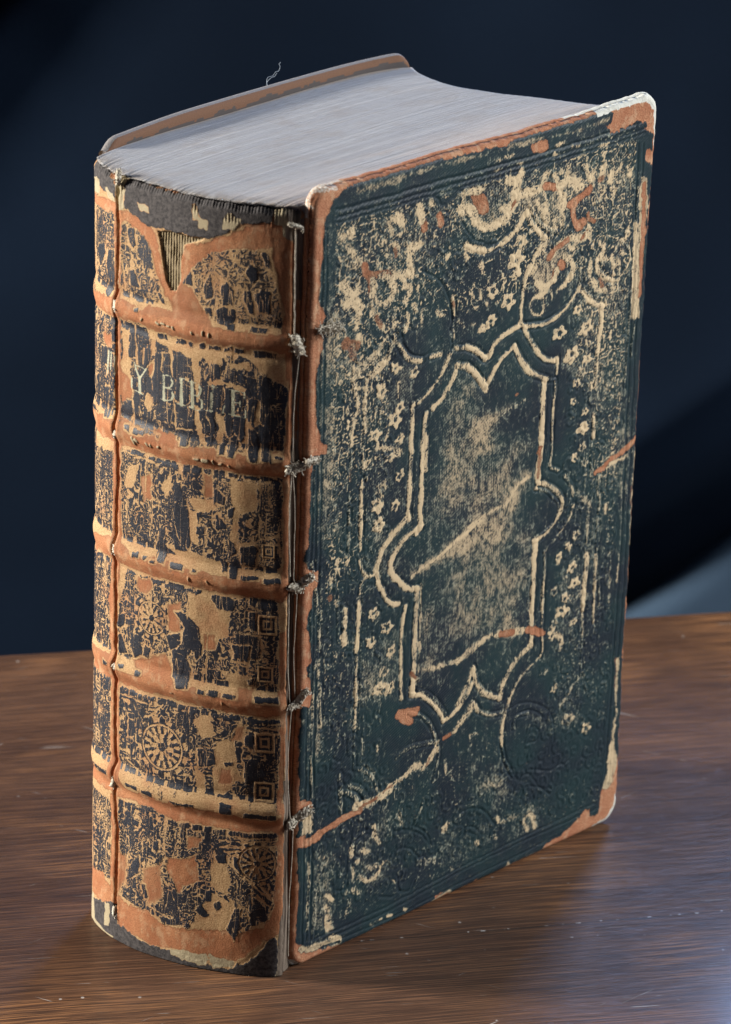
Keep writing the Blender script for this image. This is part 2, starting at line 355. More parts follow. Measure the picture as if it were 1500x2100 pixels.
["w","R",0.75,0.99,[59.1,202.8,63.5,200.4,69.0,199.1,74.4,199.8]],
["w","R",0.95,1.65,[74.4,199.8,78.6,202.0,81.7,204.8,83.5,207.1]],
["w","R",0.95,1.49,[83.8,207.0,85.7,203.5,89.3,200.1,92.2,197.5]],
["w","R",0.6,0.99,[84.8,209.1,86.7,205.6,90.2,201.8,93.8,199.5,97.8,198.2]],
["w","R",0.95,1.49,[92.2,197.5,90.7,195.1,88.1,192.5,85.1,187.7,84.2,184.8]],
["w","T",0.75,3.3,[93.3,197.6,89.7,192.9,87.2,189.6]],
["w","R",0.95,1.32,[88.3,193.3,85.3,189.4,84.0,184.8,83.5,179.5,83.6,174.9]],
["w","T",0.95,1.82,[62.5,208.5,66.4,206.1,70.2,205.7,75.0,207.7,77.5,210.3]],
["w","T",0.95,2.31,[75.5,208.8,79.1,212.2,83.4,212.9]],
["w","T",0.97,1.98,[77.5,210.6,80.1,212.4,87.3,212.4,92.2,213.0]],
["w","O",1.0,2.31,[91.1,212.8,96.8,211.6]],
["w","T",0.97,2.15,[96.8,211.6,101.3,212.3,104.8,210.0,107.1,209.5]],
["w","T",0.95,2.15,[98.1,209.8,99.4,206.4,98.4,205.1]],
["w","T",0.95,1.49,[75.4,217.9,78.8,215.3,81.2,212.9]],
["w","T",0.8,1.49,[80.8,218.7,78.7,217.3,78.3,214.7]],
["w","T",0.9,1.32,[90.5,214.5,90.9,216.7,92.5,217.1]],
["w","T",0.9,1.49,[95.4,215.4,96.7,212.4]],
["w","T",0.85,1.16,[100.4,216.7,100.1,213.3]],
["w","O",0.9,1.98,[110.6,208.0,107.3,206.7,105.1,206.0,101.8,205.2]],
["w","O",0.9,1.98,[104.6,205.8,103.6,203.2,104.4,199.9,106.3,197.6]],
["w","O",0.95,2.64,[106.3,198.0,107.9,198.8]],
["w","O",0.7,1.32,[110.0,201.1,110.4,199.4,113.1,198.1]],
["w","T",0.98,1.82,[110.6,196.6,111.1,195.0,108.3,194.0,101.9,195.4,97.5,194.4,94.9,191.4]],
["w","O",0.7,1.32,[109.9,195.6,107.7,194.1]],
["w","O",0.8,1.98,[102.0,195.0,97.0,193.7,94.3,191.5]],
["w","T",0.98,1.49,[109.9,194.8,112.4,191.9]],
["w","T",0.9,1.49,[102.7,192.8,104.5,191.7,105.4,193.8]],
["w","T",0.9,1.32,[88.1,209.2,90.6,205.2,93.1,201.2,97.7,199.4]],
["w","T",0.8,1.65,[91.5,207.3,92.9,203.9,96.4,202.0]],
["w","T",0.9,1.65,[99.3,208.0,99.1,202.6,98.7,200.4]],
["w","O",0.9,3.3,[99.3,188.1,99.9,187.9]],
["w","T",1.0,1.98,[101.2,190.0,103.8,188.6,104.9,186.0,103.9,183.5,101.2,182.1]],
["w","O",0.7,1.82,[96.9,187.0,95.9,184.9]],
["w","T",0.98,1.49,[97.5,186.9,97.1,184.2,93.2,183.1,89.7,185.5]],
["w","T",0.98,1.49,[98.0,187.3,96.5,184.6,93.3,183.0,89.4,185.1]],
["w","T",0.97,1.49,[104.3,184.4,101.7,181.9,98.4,180.7]],
["w","T",0.95,0.99,[93.5,181.4,88.6,181.0,87.1,179.1,88.9,175.9,91.7,175.3,93.2,177.3]],
["w","T",0.8,0.83,[95.7,180.9,95.8,178.6,93.8,177.1]],
["w","T",0.95,1.49,[90.8,180.9,93.0,179.6,92.6,177.8]],
["w","T",0.9,1.49,[108.3,215.9,109.1,213.0,111.0,210.7,112.0,213.2]],
["w","T",0.95,1.98,[110.4,211.2,111.8,211.3]],
["w","T",0.95,1.98,[116.0,213.2,115.1,209.8]],
["w","O",0.5,2.31,[114.8,209.9,115.6,210.1]],
["w","T",0.95,2.31,[119.6,210.9,119.2,208.6]],
["w","T",0.8,1.49,[121.4,210.5,123.5,212.4]],
["w","T",0.9,1.32,[126.5,211.0,127.3,208.9]],
["w","T",0.8,1.32,[117.1,206.3,115.4,205.4]],
["w","T",0.85,1.49,[121.1,205.8,121.0,203.9]],
["w","T",0.7,0.99,[114.7,207.2,115.5,204.2,113.2,204.3]],
["w","T",0.95,1.49,[128.0,192.5,127.6,190.6,125.9,189.3]],
["w","T",0.9,1.16,[125.3,189.9,123.1,188.0,121.6,185.9]],
["w","T",0.97,1.98,[121.0,185.6,122.4,182.9,124.1,183.3]],
["w","R",0.5,0.66,[125.4,189.5,128.5,186.8,129.4,183.4,126.7,179.5]],
["w","T",0.95,1.98,[117.2,190.1,116.8,187.8,115.2,186.1]],
["w","T",0.97,2.31,[116.8,187.4,118.7,185.8]],
["w","R",0.9,1.32,[114.6,185.9,115.4,182.9,117.9,180.3,121.5,178.7]],
["w","T",0.9,1.32,[112.3,186.0,112.3,182.4,114.0,179.2]],
["w","T",0.9,1.82,[114.1,180.2,116.0,177.5,119.5,176.3]],
["w","O",0.5,2.31,[116.9,180.0,118.2,177.7]],
["w","R",0.7,0.83,[116.1,182.9,119.2,179.9,121.5,178.5,125.0,177.8]],
["w","T",0.9,0.99,[122.4,181.9,122.4,174.4]],
["w","T",0.7,0.66,[124.5,184.5,125.5,175.3]],
["w","R",0.4,0.66,[126.3,176.3,127.6,174.0,127.2,172.5]],
["w","T",0.8,0.66,[128.9,186.7,129.7,183.0,126.1,179.1]],
["w","T",0.95,1.49,[125.5,186.3,126.1,185.6]],
["w","T",0.4,0.66,[121.9,173.7,121.5,164.4]],
["w","O",0.8,3.96,[64.5,214.3,66.0,211.8]],
["w","O",0.7,2.31,[62.0,216.0,63.5,213.6]],
["w","T",0.97,2.64,[57.1,212.8,60.9,212.2,62.3,210.5]],
["w","T",0.9,1.98,[62.3,210.5,64.5,207.8,67.0,206.1]],
["w","T",0.97,2.31,[71.5,206.3,75.2,206.7,76.5,208.2,79.1,211.3]],
["w","O",0.6,1.49,[76.8,209.3,78.7,211.3]],
["w","T",0.97,1.98,[72.9,210.4,76.1,210.0]],
["w","T",0.97,2.31,[74.8,218.2,78.7,216.7,81.0,219.1]],
["w","T",0.97,2.64,[79.5,215.8,77.9,213.5]],
["w","T",0.9,1.49,[57.5,217.7,57.6,215.5,56.1,213.5]],
["w","T",0.85,1.98,[61.2,217.6,64.3,217.2]],
["w","T",0.9,1.98,[59.4,202.7,61.5,201.2,65.4,199.9]],
["w","T",0.98,1.98,[29.5,216.4,33.5,215.1]],
["w","T",0.98,2.31,[31.7,216.9,33.8,214.6]],
["w","T",0.95,1.65,[28.2,215.5,29.7,212.6]],
["w","O",0.8,2.31,[42.1,213.1,42.5,210.9]],
["w","T",0.97,2.31,[40.2,218.0,41.7,213.4]],
["w","O",0.9,2.31,[48.3,213.7,49.1,211.3]],
["w","T",0.8,1.98,[44.8,218.4,45.2,217.2]],
["w","T",0.7,1.98,[48.7,219.5,50.7,218.6]],
["w","T",0.95,1.82,[10.9,215.8,14.7,216.8]],
["w","T",0.9,1.98,[14.1,215.1,14.7,215.9]],
["w","T",0.9,1.65,[12.7,212.6,15.4,209.0]],
["w","T",0.9,2.31,[14.0,211.1,15.0,210.2]],
["w","T",0.9,1.82,[24.2,211.5,26.2,211.0]],
["w","T",0.9,1.32,[20.5,209.7,21.8,209.0]],
["w","T",0.9,1.49,[23.8,206.6,24.5,205.0]],
["w","T",0.97,1.65,[26.7,206.9,28.3,208.5,30.5,209.2,32.5,207.8]],
["w","O",0.5,1.65,[31.2,208.1,31.7,205.8]],
["w","T",0.8,2.48,[28.4,206.1,30.2,202.6]],
["w","T",0.95,1.98,[37.1,207.2,37.0,204.2]],
["w","T",0.95,1.98,[37.0,203.9,37.9,198.5]],
["w","T",0.97,1.98,[16.1,206.4,17.7,207.5,20.0,206.1]],
["w","O",0.8,2.31,[19.4,205.7,19.8,203.5]],
["w","O",0.7,2.15,[20.5,202.9,26.0,201.9,30.9,200.8]],
["w","T",1.0,2.15,[26.0,201.6,32.6,200.4,38.2,199.6]],
["w","T",0.97,1.49,[32.3,199.8,35.0,198.2]],
["w","O",0.55,2.15,[21.8,201.6,22.0,196.9]],
["w","T",1.0,2.15,[23.1,200.9,23.0,196.6]],
["w","T",1.0,1.98,[22.4,196.8,24.8,194.1,28.1,193.1,30.6,194.2,31.5,196.4,30.4,198.3]],
["w","T",0.95,1.49,[28.7,200.1,29.7,198.4]],
["w","T",0.95,1.98,[35.4,196.2,37.5,195.0,36.0,192.0]],
["w","T",0.9,2.64,[11.5,202.1,13.5,200.0,16.2,197.5]],
["w","T",0.97,2.64,[13.1,196.6,16.3,195.8,18.3,194.2]],
["w","T",0.8,2.48,[17.3,202.0,17.4,199.1]],
["w","T",0.9,1.98,[17.2,196.0,17.9,192.2]],
["w","T",0.8,1.98,[21.8,193.8,25.5,188.5,27.6,186.6]],
["w","O",0.5,2.31,[25.0,189.8,26.6,187.2]],
["w","T",0.7,1.98,[31.9,190.7,31.7,185.6]],
["w","T",0.9,1.49,[37.2,187.7,36.4,183.4]],
["w","T",0.9,1.49,[39.6,190.1,40.2,188.4]],
["w","T",0.8,0.99,[42.8,187.8,43.0,183.3]],
["w","T",0.95,1.32,[49.0,186.0,51.2,184.4]],
["w","O",0.7,2.64,[13.7,185.8,16.3,183.7]],
["w","O",0.4,2.31,[15.8,183.1,16.0,180.1]],
["w","T",0.95,2.31,[18.2,185.9,18.3,184.0]],
["w","T",0.95,1.32,[17.5,190.8,17.1,188.7]],
["w","O",0.55,2.97,[12.8,184.9,17.8,183.7]],
["w","O",0.45,2.64,[15.8,183.1,16.5,180.4]],
["w","T",0.95,1.82,[39.7,216.5,40.8,214.8]],
["w","T",0.9,1.98,[37.7,205.9,40.7,206.8]],
["w","T",0.97,1.65,[60.0,202.5,62.2,200.9,67.0,199.1]],
["w","T",0.9,1.65,[59.1,199.8,60.3,198.4]],
["w","T",0.95,1.65,[65.6,196.1,66.9,193.2]],
["w","T",0.9,1.32,[52.3,201.3,51.8,200.6]],
["w","T",0.8,1.16,[65.6,188.6,66.3,185.4]],
["w","T",0.8,1.49,[58.2,180.9,60.4,179.2]],
["w","T",0.8,1.16,[63.0,179.0,64.6,179.0]],
["w","T",0.9,1.65,[66.8,176.5,68.9,177.2]],
["w","O",0.3,1.65,[21.8,193.8,21.8,193.1]],
["f",0.95,1.49,[33.1,173.7]],
["f",0.95,1.98,[28.0,168.2]],
["f",0.95,1.32,[35.5,161.5]],
["f",0.95,1.98,[33.6,158.5]],
["f",0.8,1.49,[40.6,170.4]],
["f",0.9,1.65,[26.1,155.9]],
["f",0.9,1.49,[35.9,152.6]],
["f",0.7,1.49,[32.1,147.5]],
["f",0.6,1.98,[29.4,139.4]],
["f",0.8,1.32,[36.5,141.4]],
["f",0.95,1.49,[34.9,133.1]],
["f",0.9,1.98,[27.6,134.9]],
["f",0.8,1.98,[28.4,128.9]],
["f",0.8,1.65,[28.6,128.4]],
["f",0.85,1.65,[27.8,102.1]],
["f",0.8,1.82,[33.7,96.3]],
["f",0.9,1.65,[27.2,93.6]],
["f",0.8,1.49,[35.7,88.2]],
["f",0.7,1.32,[32.8,83.0]],
["f",0.9,1.65,[30.5,78.2]],
["f",0.8,1.49,[35.7,76.9]],
["f",0.8,1.65,[33.2,77.2]],
["f",0.9,1.98,[82.1,198.9]],
["f",0.95,2.48,[80.3,193.9]],
["f",0.9,1.32,[80.6,189.5]],
["f",0.95,2.15,[80.7,193.5]],
["f",0.98,1.32,[80.4,190.1]],
["f",0.95,2.15,[77.7,182.4]],
["f",0.9,1.65,[71.0,186.6]],
["f",0.95,1.49,[71.5,178.5]],
["f",0.9,1.49,[68.4,176.9]],
["f",0.95,1.32,[107.6,172.7]],
["f",0.9,1.98,[99.9,167.5]],
["f",0.95,2.15,[111.7,166.3]],
["f",0.95,2.31,[106.1,159.4]],
["f",0.9,1.49,[113.0,156.5]],
["f",0.6,1.82,[111.0,153.0]],
["f",0.8,1.32,[109.0,149.9]],
["f",0.85,0.99,[107.7,145.1]],
["f",0.9,1.32,[113.1,140.5]],
["f",0.95,1.49,[113.0,134.9]],
["f",0.95,1.49,[112.9,136.0]],
["f",0.7,1.32,[112.8,129.6]],
["f",0.8,1.32,[109.6,126.8]],
["f",0.6,1.32,[114.3,124.3]],
["f",0.7,1.32,[112.5,101.9]],
["f",0.9,1.32,[109.3,99.5]],
["f",0.9,1.32,[105.2,97.0]],
["f",0.9,1.49,[111.0,92.0]],
["f",0.95,1.65,[112.5,86.5]],
["f",0.8,1.49,[108.8,83.0]],
["f",0.6,1.32,[103.4,86.3]],
["f",0.9,1.98,[107.9,79.0]],
["f",0.6,1.32,[104.4,75.9]],
["f",0.8,1.16,[113.1,73.9]],
["f",0.85,1.32,[103.5,72.4]],
["w","T",0.95,1.49,[105.8,72.1,108.3,69.6,107.9,66.8]],
["f",0.5,1.65,[100.9,61.4]],
["w","O",0.3,1.32,[90.6,63.4,90.6,62.8]],
["f",0.7,1.32,[105.9,54.3]],
["f",0.6,1.98,[113.0,42.5]],
["f",0.8,1.65,[121.3,36.3]],
["w","T",0.8,1.49,[27.3,151.8,31.4,150.4,36.0,150.7]],
["w","T",0.95,2.31,[34.6,148.8,35.9,148.0]],
["w","T",0.97,1.82,[112.6,136.5,110.7,135.0]],
["w","T",0.8,0.83,[34.6,168.9,34.5,164.7]],
["w","T",0.7,0.83,[31.2,156.1,30.3,153.3]],
["w","O",0.6,1.32,[13.7,122.6,13.2,121.6]],
["w","T",0.97,1.98,[13.2,122.4,12.8,119.4]],
["w","O",0.3,1.98,[10.7,117.7,11.2,116.8]],
["w","T",0.97,1.65,[10.6,118.1,11.2,116.8]],
["w","O",0.5,1.98,[10.4,112.4,10.6,111.9]],
["w","T",0.9,1.32,[17.0,121.3,16.8,120.6]],
["w","T",0.8,0.83,[12.7,110.5,13.3,108.8]],
["w","T",0.9,2.31,[16.2,98.9,16.8,97.2]],
["w","T",0.9,0.99,[31.2,60.4,31.3,58.8]],
["w","T",0.6,0.99,[25.5,64.7,25.8,59.4]],
["w","E",1,0.49,[85.6,54.1,90.6,54.6,98.1,52.1,104.1,47.6,106.7,42.9,107.1,36.7]],
["w","E",1,0.49,[87.6,48.3,89.7,51.0,95.9,50.7,101.3,46.8,103.9,42.1]],
["w","R",0.42,0.83,[88.3,47.3,89.2,50.4,94.8,50.2]],
["w","E",1,0.49,[93.4,37.9,94.9,39.9,98.9,39.5,99.9,42.6,96.3,45.0]],
["w","E",1,0.49,[97.2,30.6,105.5,27.3,111.2,28.0,113.8,24.1]],
["w","E",1,0.49,[63.6,24.9,67.9,26.8,73.4,26.1,78.6,22.6,82.3,17.4]],
["w","E",1,0.49,[65.6,18.6,68.2,20.7,72.7,20.0,76.8,16.3]],
["w","E",1,0.49,[92.7,21.5,94.8,25.2,100.0,23.8,106.0,19.5]],
["w","E",1,0.49,[23.9,32.5,27.0,33.5,31.2,32.8]],
["w","E",1,0.49,[39.7,30.2,45.1,29.1,51.2,25.3,54.7,20.2]],
["w","E",1,0.49,[39.5,22.7,42.1,23.9,46.5,22.3,50.5,17.9]],
["w","E",1,0.49,[20.6,24.1,20.9,29.0,22.9,30.8]],
["w","E",1,0.49,[15.0,22.8,16.2,19.9,20.4,18.8,21.3,21.4]],
["w","E",1,0.49,[34.3,11.1,39.7,9.09,42.8,10.0]],
["w","E",1,0.49,[41.5,14.8,42.8,10.0,47.2,8.43,49.2,11.1]],
["w","E",1,0.49,[65.7,17.5,69.4,19.2,74.0,17.1]],
["w","E",1,0.49,[47.2,29.6,52.7,26.0,55.2,20.4]],
["w","E",1,0.49,[22.9,32.0,23.8,34.6,27.9,34.8,31.2,33.2]],
["w","E",1,0.49,[13.3,63.2,16.0,60.6,18.5,61.8,18.8,66.2]],
["w","R",0.5,1.32,[22.4,30.1,23.3,34.0,26.9,34.7]],
["w","R",0.4,0.99,[60.4,23.7,63.6,25.1,67.9,26.1]],
["w","T",0.8,1.49,[31.1,34.9,31.8,30.5]],
["w","T",0.7,1.16,[32.9,29.3,34.0,28.0]],
["w","T",0.8,1.32,[26.7,28.6,29.3,27.2]],
["w","T",0.8,1.16,[24.7,26.4,25.2,25.8]],
["w","T",0.9,1.65,[21.9,31.1,22.5,28.8]],
["w","T",0.7,1.32,[23.2,24.8,23.9,20.4]],
["w","T",0.9,1.32,[26.0,20.5,28.7,18.2,32.4,18.1,35.9,21.9]],
["w","T",0.7,1.65,[29.6,22.1,32.8,21.4]],
["w","T",0.8,1.98,[24.1,17.0,25.7,15.6]],
["w","T",0.8,1.32,[20.9,17.7,21.5,17.1]],
["w","T",0.9,1.65,[13.1,19.4,15.3,17.3]],
["w","T",0.8,1.49,[12.8,15.8,13.3,14.3]],
["w","T",0.9,2.31,[13.4,11.8,14.6,7.94]],
["w","O",0.4,1.65,[13.0,10.2,14.1,9.0]],
["w","T",0.7,1.98,[18.6,11.9,21.2,11.3]],
["w","T",0.9,2.31,[15.2,5.18,18.4,3.11]],
["w","T",0.5,2.64,[50.6,16.2,58.8,14.0]],
["w","T",0.6,1.49,[41.5,35.8,42.8,32.0]],
["w","T",0.9,1.32,[60.4,24.1,62.0,24.8]],
["w","T",0.8,1.16,[64.5,9.8,65.1,8.71]],
["w","T",0.8,1.16,[39.9,14.5,40.5,13.4]],
["w","T",0.9,1.49,[94.9,14.2,97.1,16.1,99.5,13.5]],
["w","T",0.9,1.32,[95.5,13.6,96.8,10.9]],
["w","T",0.9,1.32,[99.6,12.1,100.3,10.1]],
["w","T",0.6,1.98,[85.7,17.1,91.9,17.1]],
["w","T",0.8,1.32,[82.0,13.6,83.1,12.8]],
["w","T",0.8,1.32,[74.7,14.5,75.3,13.9]],
["w","T",0.8,1.49,[83.3,19.7,83.9,18.1]],
["w","T",0.6,1.32,[79.1,32.7,81.5,30.2,84.3,30.9]],
["w","T",0.8,1.16,[83.3,45.7,84.0,43.4]],
["w","T",0.7,0.99,[59.7,46.5,60.5,41.6]],
["w","T",0.6,0.83,[70.5,47.9,69.8,51.1,73.1,50.8]],
["w","T",0.7,1.32,[61.5,23.1,59.4,23.0]],
["w","T",0.95,0.99,[33.6,3.72,35.7,3.34]],
["w","T",0.95,0.99,[38.4,3.18,40.0,3.01]],
["w","T",0.95,0.99,[44.8,2.91,45.9,2.5]],
["w","T",0.8,0.99,[31.0,3.43,32.0,2.59]],
["w","T",0.95,1.16,[69.3,224.4,71.7,224.3]],
["w","T",0.95,1.32,[73.4,224.7,76.8,224.5]],
["w","T",0.9,0.83,[69.5,221.6,71.9,221.6]],
["w","T",0.9,0.83,[79.1,221.8,80.5,221.5]],
["w","T",0.8,0.66,[76.0,220.8,76.2,218.4]],
["w","T",0.7,0.49,[61.0,225.8,60.8,224.2]],
["w","O",0.9,3.96,[86.4,225.6,89.7,224.9]],
["w","T",0.9,1.32,[94.8,223.9,98.1,224.1]],
["w","T",0.8,0.99,[101.6,222.2,104.5,221.7]],
["w","T",0.8,1.32,[113.2,219.6,116.6,219.7]],
["w","T",0.9,0.99,[94.4,221.7,95.0,221.2]],
["w","T",0.7,0.83,[104.7,218.5,107.0,218.8]],
["w","T",0.95,0.66,[42.4,109.2,45.0,110.4,50.2,111.3]],
["w","T",0.95,0.99,[50.2,111.3,60.5,115.1,71.1,118.5]],
["w","T",0.95,0.99,[65.1,117.8,70.4,119.1,75.7,120.4,81.1,120.4,83.7,123.4,86.3,125.0,90.6,126.7]],
["w","T",0.5,0.99,[77.1,148.9,86.8,150.8]],
["w","T",0.4,0.66,[66.5,148.2,69.8,154.3]],
["w","O",0.6,1.32,[82.8,153.3,83.3,153.6]],
["w","T",0.8,1.65,[47.1,78.9,50.9,78.1,57.3,77.7,62.7,77.3]],
["w","T",0.9,1.49,[62.7,77.3,67.0,77.6,73.4,79.7]],
["w","T",0.92,1.49,[63.4,76.5,66.6,78.4,69.7,79.5,74.0,80.6]],
["w","T",0.9,1.65,[74.0,80.6,82.3,79.7,93.0,77.3]],
["w","O",0.8,1.82,[81.2,79.7,86.3,78.9]],
["w","O",1.0,2.31,[93.0,77.3,98.8,74.9]],
["w","O",1.0,1.49,[97.7,75.0,100.0,74.1]],
["w","O",0.6,1.49,[44.2,79.0,45.9,76.9]],
["w","O",0.95,2.31,[39.5,67.1,46.4,66.0]],
["w","O",0.95,2.31,[41.1,65.7,44.4,63.8]],
["w","O",0.95,1.49,[40.0,67.7,47.1,66.8]],
["w","O",0.9,1.82,[0.35,40.9,3.09,41.6]],
["w","O",1.0,2.48,[0.11,40.6,5.2,39.2,8.71,40.0]],
["w","O",1.0,2.15,[8.7,40.4,15.3,41.3,19.4,42.0,25.5,42.3]],
["w","T",0.97,2.64,[23.4,43.8,31.7,43.4,37.4,44.3]],
["w","O",0.6,1.49,[25.5,43.1,31.7,43.8]],
["w","T",0.97,1.82,[37.4,45.6,43.1,46.9]],
["w","O",0.5,1.16,[34.8,44.8,38.4,45.6]],
["w","T",0.97,2.15,[44.1,47.4,45.7,48.5,48.9,48.3]],
["w","T",0.97,2.15,[50.6,46.9,53.1,48.5,55.7,51.4]],
["w","O",0.5,1.65,[52.1,47.2,53.1,48.9]],
["w","T",0.9,1.16,[56.1,52.9,58.8,53.7]],
["w","O",0.8,1.49,[58.8,53.7,62.5,54.3]],
["w","T",0.8,1.49,[62.5,54.5,69.9,59.2]],
["w","O",0.6,0.83,[93.0,132.4,95.3,134.2]],
["w","O",0.8,1.32,[94.2,134.1,94.4,128.5]],
["w","O",0.5,1.65,[94.7,131.2,94.3,125.3]],
["w","O",1.0,1.32,[119.2,119.8,123.2,120.7]],
["w","O",1.0,1.49,[123.2,120.7,125.9,122.0,131.6,123.4]],
["w","O",1.0,1.98,[131.6,123.6,137.3,125.6]],
["w","T",0.95,0.83,[126.0,120.8,133.0,121.4]],
["w","T",0.9,1.49,[105.0,95.4,105.5,96.9]],
["p","O",1.0,0.6,1.2,[-10.5,236.1,18.6,230.2,11.8,228.7,8.47,227.3,6.63,225.2,3.46,220.6,3.79,212.7,2.85,206.5,2.36,200.8,4.47,196.7,6.02,194.6,3.68,192.6,4.81,188.7,4.01,184.5,2.73,180.4,2.69,175.3,-8.27,178.0]],
["p","O",1.0,0.6,1.0,[-7.84,191.7,2.39,188.5,2.94,181.1,2.39,171.0,3.4,164.1,4.55,160.1,7.59,157.8,7.72,154.7,2.26,156.2,1.7,151.9,1.76,144.3,1.73,133.0,-5.68,135.1]],
["p","O",1.0,0.6,1.0,[-7.79,142.8,1.56,140.2,1.47,130.4,0.6,127.6,1.74,123.4,5.52,121.5,5.68,117.7,4.24,116.5,3.71,111.3,2.3,109.4,1.96,105.6,3.67,100.1,3.87,94.9,1.42,94.1,4.09,89.4,4.76,85.2,3.91,81.5,-5.63,84.6]],
["p","O",1.0,0.6,1.0,[-7.76,92.6,4.84,86.3,3.99,82.6,0.52,82.1,0.58,74.2,1.11,54.0,-6.46,56.7]],
["p","O",1.0,0.6,1.3,[-1.42,54.9,6.74,51.3,6.31,49.4,1.8,48.9,0.21,38.1,-4.86,40.0,-5.46,56.3]],
["p","T",0.9,1.0,1.5,[2.28,49.6,6.39,47.3,6.61,42.0,2.57,42.2]],
["p","O",1.0,0.6,1.0,[-4.94,42.0,0.69,38.8,1.54,29.5,1.5,17.1,1.31,8.84,6.53,5.16,16.9,3.72,19.1,0.76,6.8,-1.67,-0.43,1.15,-3.65,6.58]],
["p","T",0.85,0.8,1.4,[2.39,7.17,11.6,5.3,18.9,3.77,18.5,1.39,6.6,3.45,1.93,5.67]],
["w","E",1,0.49,[9.19,2.45,13.3,2.98,18.5,2.25]],
["p","O",1.0,0.5,1.0,[58.3,2.36,62.7,2.03,65.0,0.75,58.5,-0.72]],
["p","T",0.9,0.8,1.0,[56.2,0.77,64.3,2.51,65.0,0.09,59.6,-0.48]],
["p","O",1.0,0.6,1.0,[56.8,0.56,63.8,1.39,64.5,-0.59,57.4,-0.97]],
["p","O",0.85,0.6,1.0,[70.5,0.66,76.0,1.23,76.1,-1.0,71.1,-0.89]],
["p","O",0.8,0.6,1.0,[32.6,1.09,43.3,0.47,48.1,0.8,48.7,-0.29,34.9,-1.04]],
["w","T",0.8,1.16,[46.5,0.54,44.9,1.16]],
["p","O",0.95,0.6,1.0,[70.5,0.44,80.5,0.22,80.6,-1.12,72.3,-1.08]],
["p","T",0.8,0.6,1.0,[87.8,0.61,89.4,3.12,90.6,1.8,90.7,-0.0]],
["p","O",1.0,0.5,1.2,[103.3,-0.62,105.4,2.6,113.5,3.25,115.7,4.67,120.3,6.15,121.9,7.79,124.9,8.1,125.7,5.14,129.2,4.77,129.9,12.1,133.3,13.6,135.6,15.5,140.2,17.9,143.0,-3.24,125.0,-2.22,105.8,-2.85]],
["p","T",0.97,0.4,0.8,[132.3,27.2,134.6,28.2,137.4,15.3,132.3,11.7,130.4,12.8,132.4,18.4]],
["p","O",1.0,0.4,0.6,[136.8,31.0,139.8,30.0,140.5,13.8,135.1,13.9,137.4,23.3]],
["w","O",1.0,1.16,[137.6,54.5,137.9,44.0,137.9,35.2,137.8,22.1,137.2,14.3]],
["w","O",0.6,1.49,[134.0,55.2,134.1,46.1]],
["w","T",0.97,0.99,[134.6,55.0,134.5,45.1]],
["w","T",0.8,0.66,[134.2,45.2,135.2,36.1]],
["w","O",0.5,1.16,[134.1,35.2,134.4,15.2]],
["w","T",0.97,1.16,[134.7,35.0,134.1,27.7,133.5,15.5]],
["w","T",0.9,0.66,[132.1,21.8,132.6,14.9]],
["w","O",0.8,0.83,[137.0,74.5,137.4,61.5,136.7,55.3]],
["w","O",0.7,0.66,[137.2,134.3,137.5,127.2]],
["w","T",0.9,0.66,[136.8,121.2,136.9,104.6,137.4,91.9]],
["w","O",0.6,0.66,[136.2,110.6,137.1,102.0]],
["w","O",0.8,0.66,[137.1,87.7,137.5,74.9]],
["w","O",0.9,0.83,[138.2,185.8,138.3,174.0]],
["w","O",0.7,0.66,[137.8,172.5,137.5,159.0]],
["w","O",0.7,0.66,[137.0,150.2,137.8,126.4]],
["p","O",1.0,0.6,1.6,[15.1,234.1,21.3,229.8,27.3,229.8,36.1,229.9,44.9,229.4,47.6,229.5,51.3,228.1,57.5,228.8,63.0,228.0,68.5,228.2,74.1,227.4,75.8,229.0,83.2,229.5,90.8,228.7,95.5,229.7,102.2,229.4,105.9,231.0,114.7,230.3,118.8,227.9,118.0,225.4,116.1,225.1,118.2,223.0,123.1,223.1,129.0,223.6,133.1,221.8,132.7,220.5,136.5,217.8,136.3,213.8,133.7,214.3,133.4,212.3,136.1,209.8,141.4,207.3,139.4,230.6,128.9,236.5,99.8,235.4,18.5,234.7]],
["p","T",0.6,1.0,2.0,[15.4,227.9,27.4,227.9,45.0,228.1,63.0,227.7,74.1,227.4,75.9,228.4,92.8,227.6,100.5,226.8,117.8,227.4,116.9,226.2,100.5,226.1,75.9,227.1,63.1,226.4,45.1,226.8,27.5,226.6,15.4,226.6]],
["p","T",0.9,0.5,1.0,[132.3,207.2,134.9,206.6,136.2,197.5,134.9,164.0,132.8,164.5,132.6,191.5]],
["p","O",0.8,0.5,1.0,[133.0,205.7,134.7,205.3,136.2,190.7,135.4,170.2,134.4,170.4,133.7,191.2]],
["p","T",0.9,0.5,1.0,[130.4,194.0,132.5,193.5,133.3,164.4,131.8,164.7]],
["p","O",1.0,0.5,1.0,[137.1,204.1,141.7,203.2,142.3,185.3,137.8,183.5,136.3,196.2]],
["p","O",1.0,0.5,1.0,[137.3,183.6,139.4,183.1,139.5,162.9,138.0,163.3]],
["p","C",1.0,1.0,1.0,[105.6,234.9,132.1,228.3,136.0,225.2,137.9,210.8,144.2,209.5,141.9,236.8,104.9,243.5]],
["p","C",0.6,1.2,1.0,[-11.5,237.0,8.22,233.0,3.06,229.8,0.76,227.5,0.88,224.6,-5.37,226.0]],
["p","C",1.0,0.8,1.0,[125.7,0.67,133.0,2.1,135.8,5.17,137.9,12.0,138.5,16.3,144.7,14.2,146.9,-13.7,127.1,-6.56]],
["p","C",0.7,1.0,1.0,[-3.58,4.46,1.53,2.9,5.19,0.21,-0.38,-0.13,-3.46,1.07]]
]
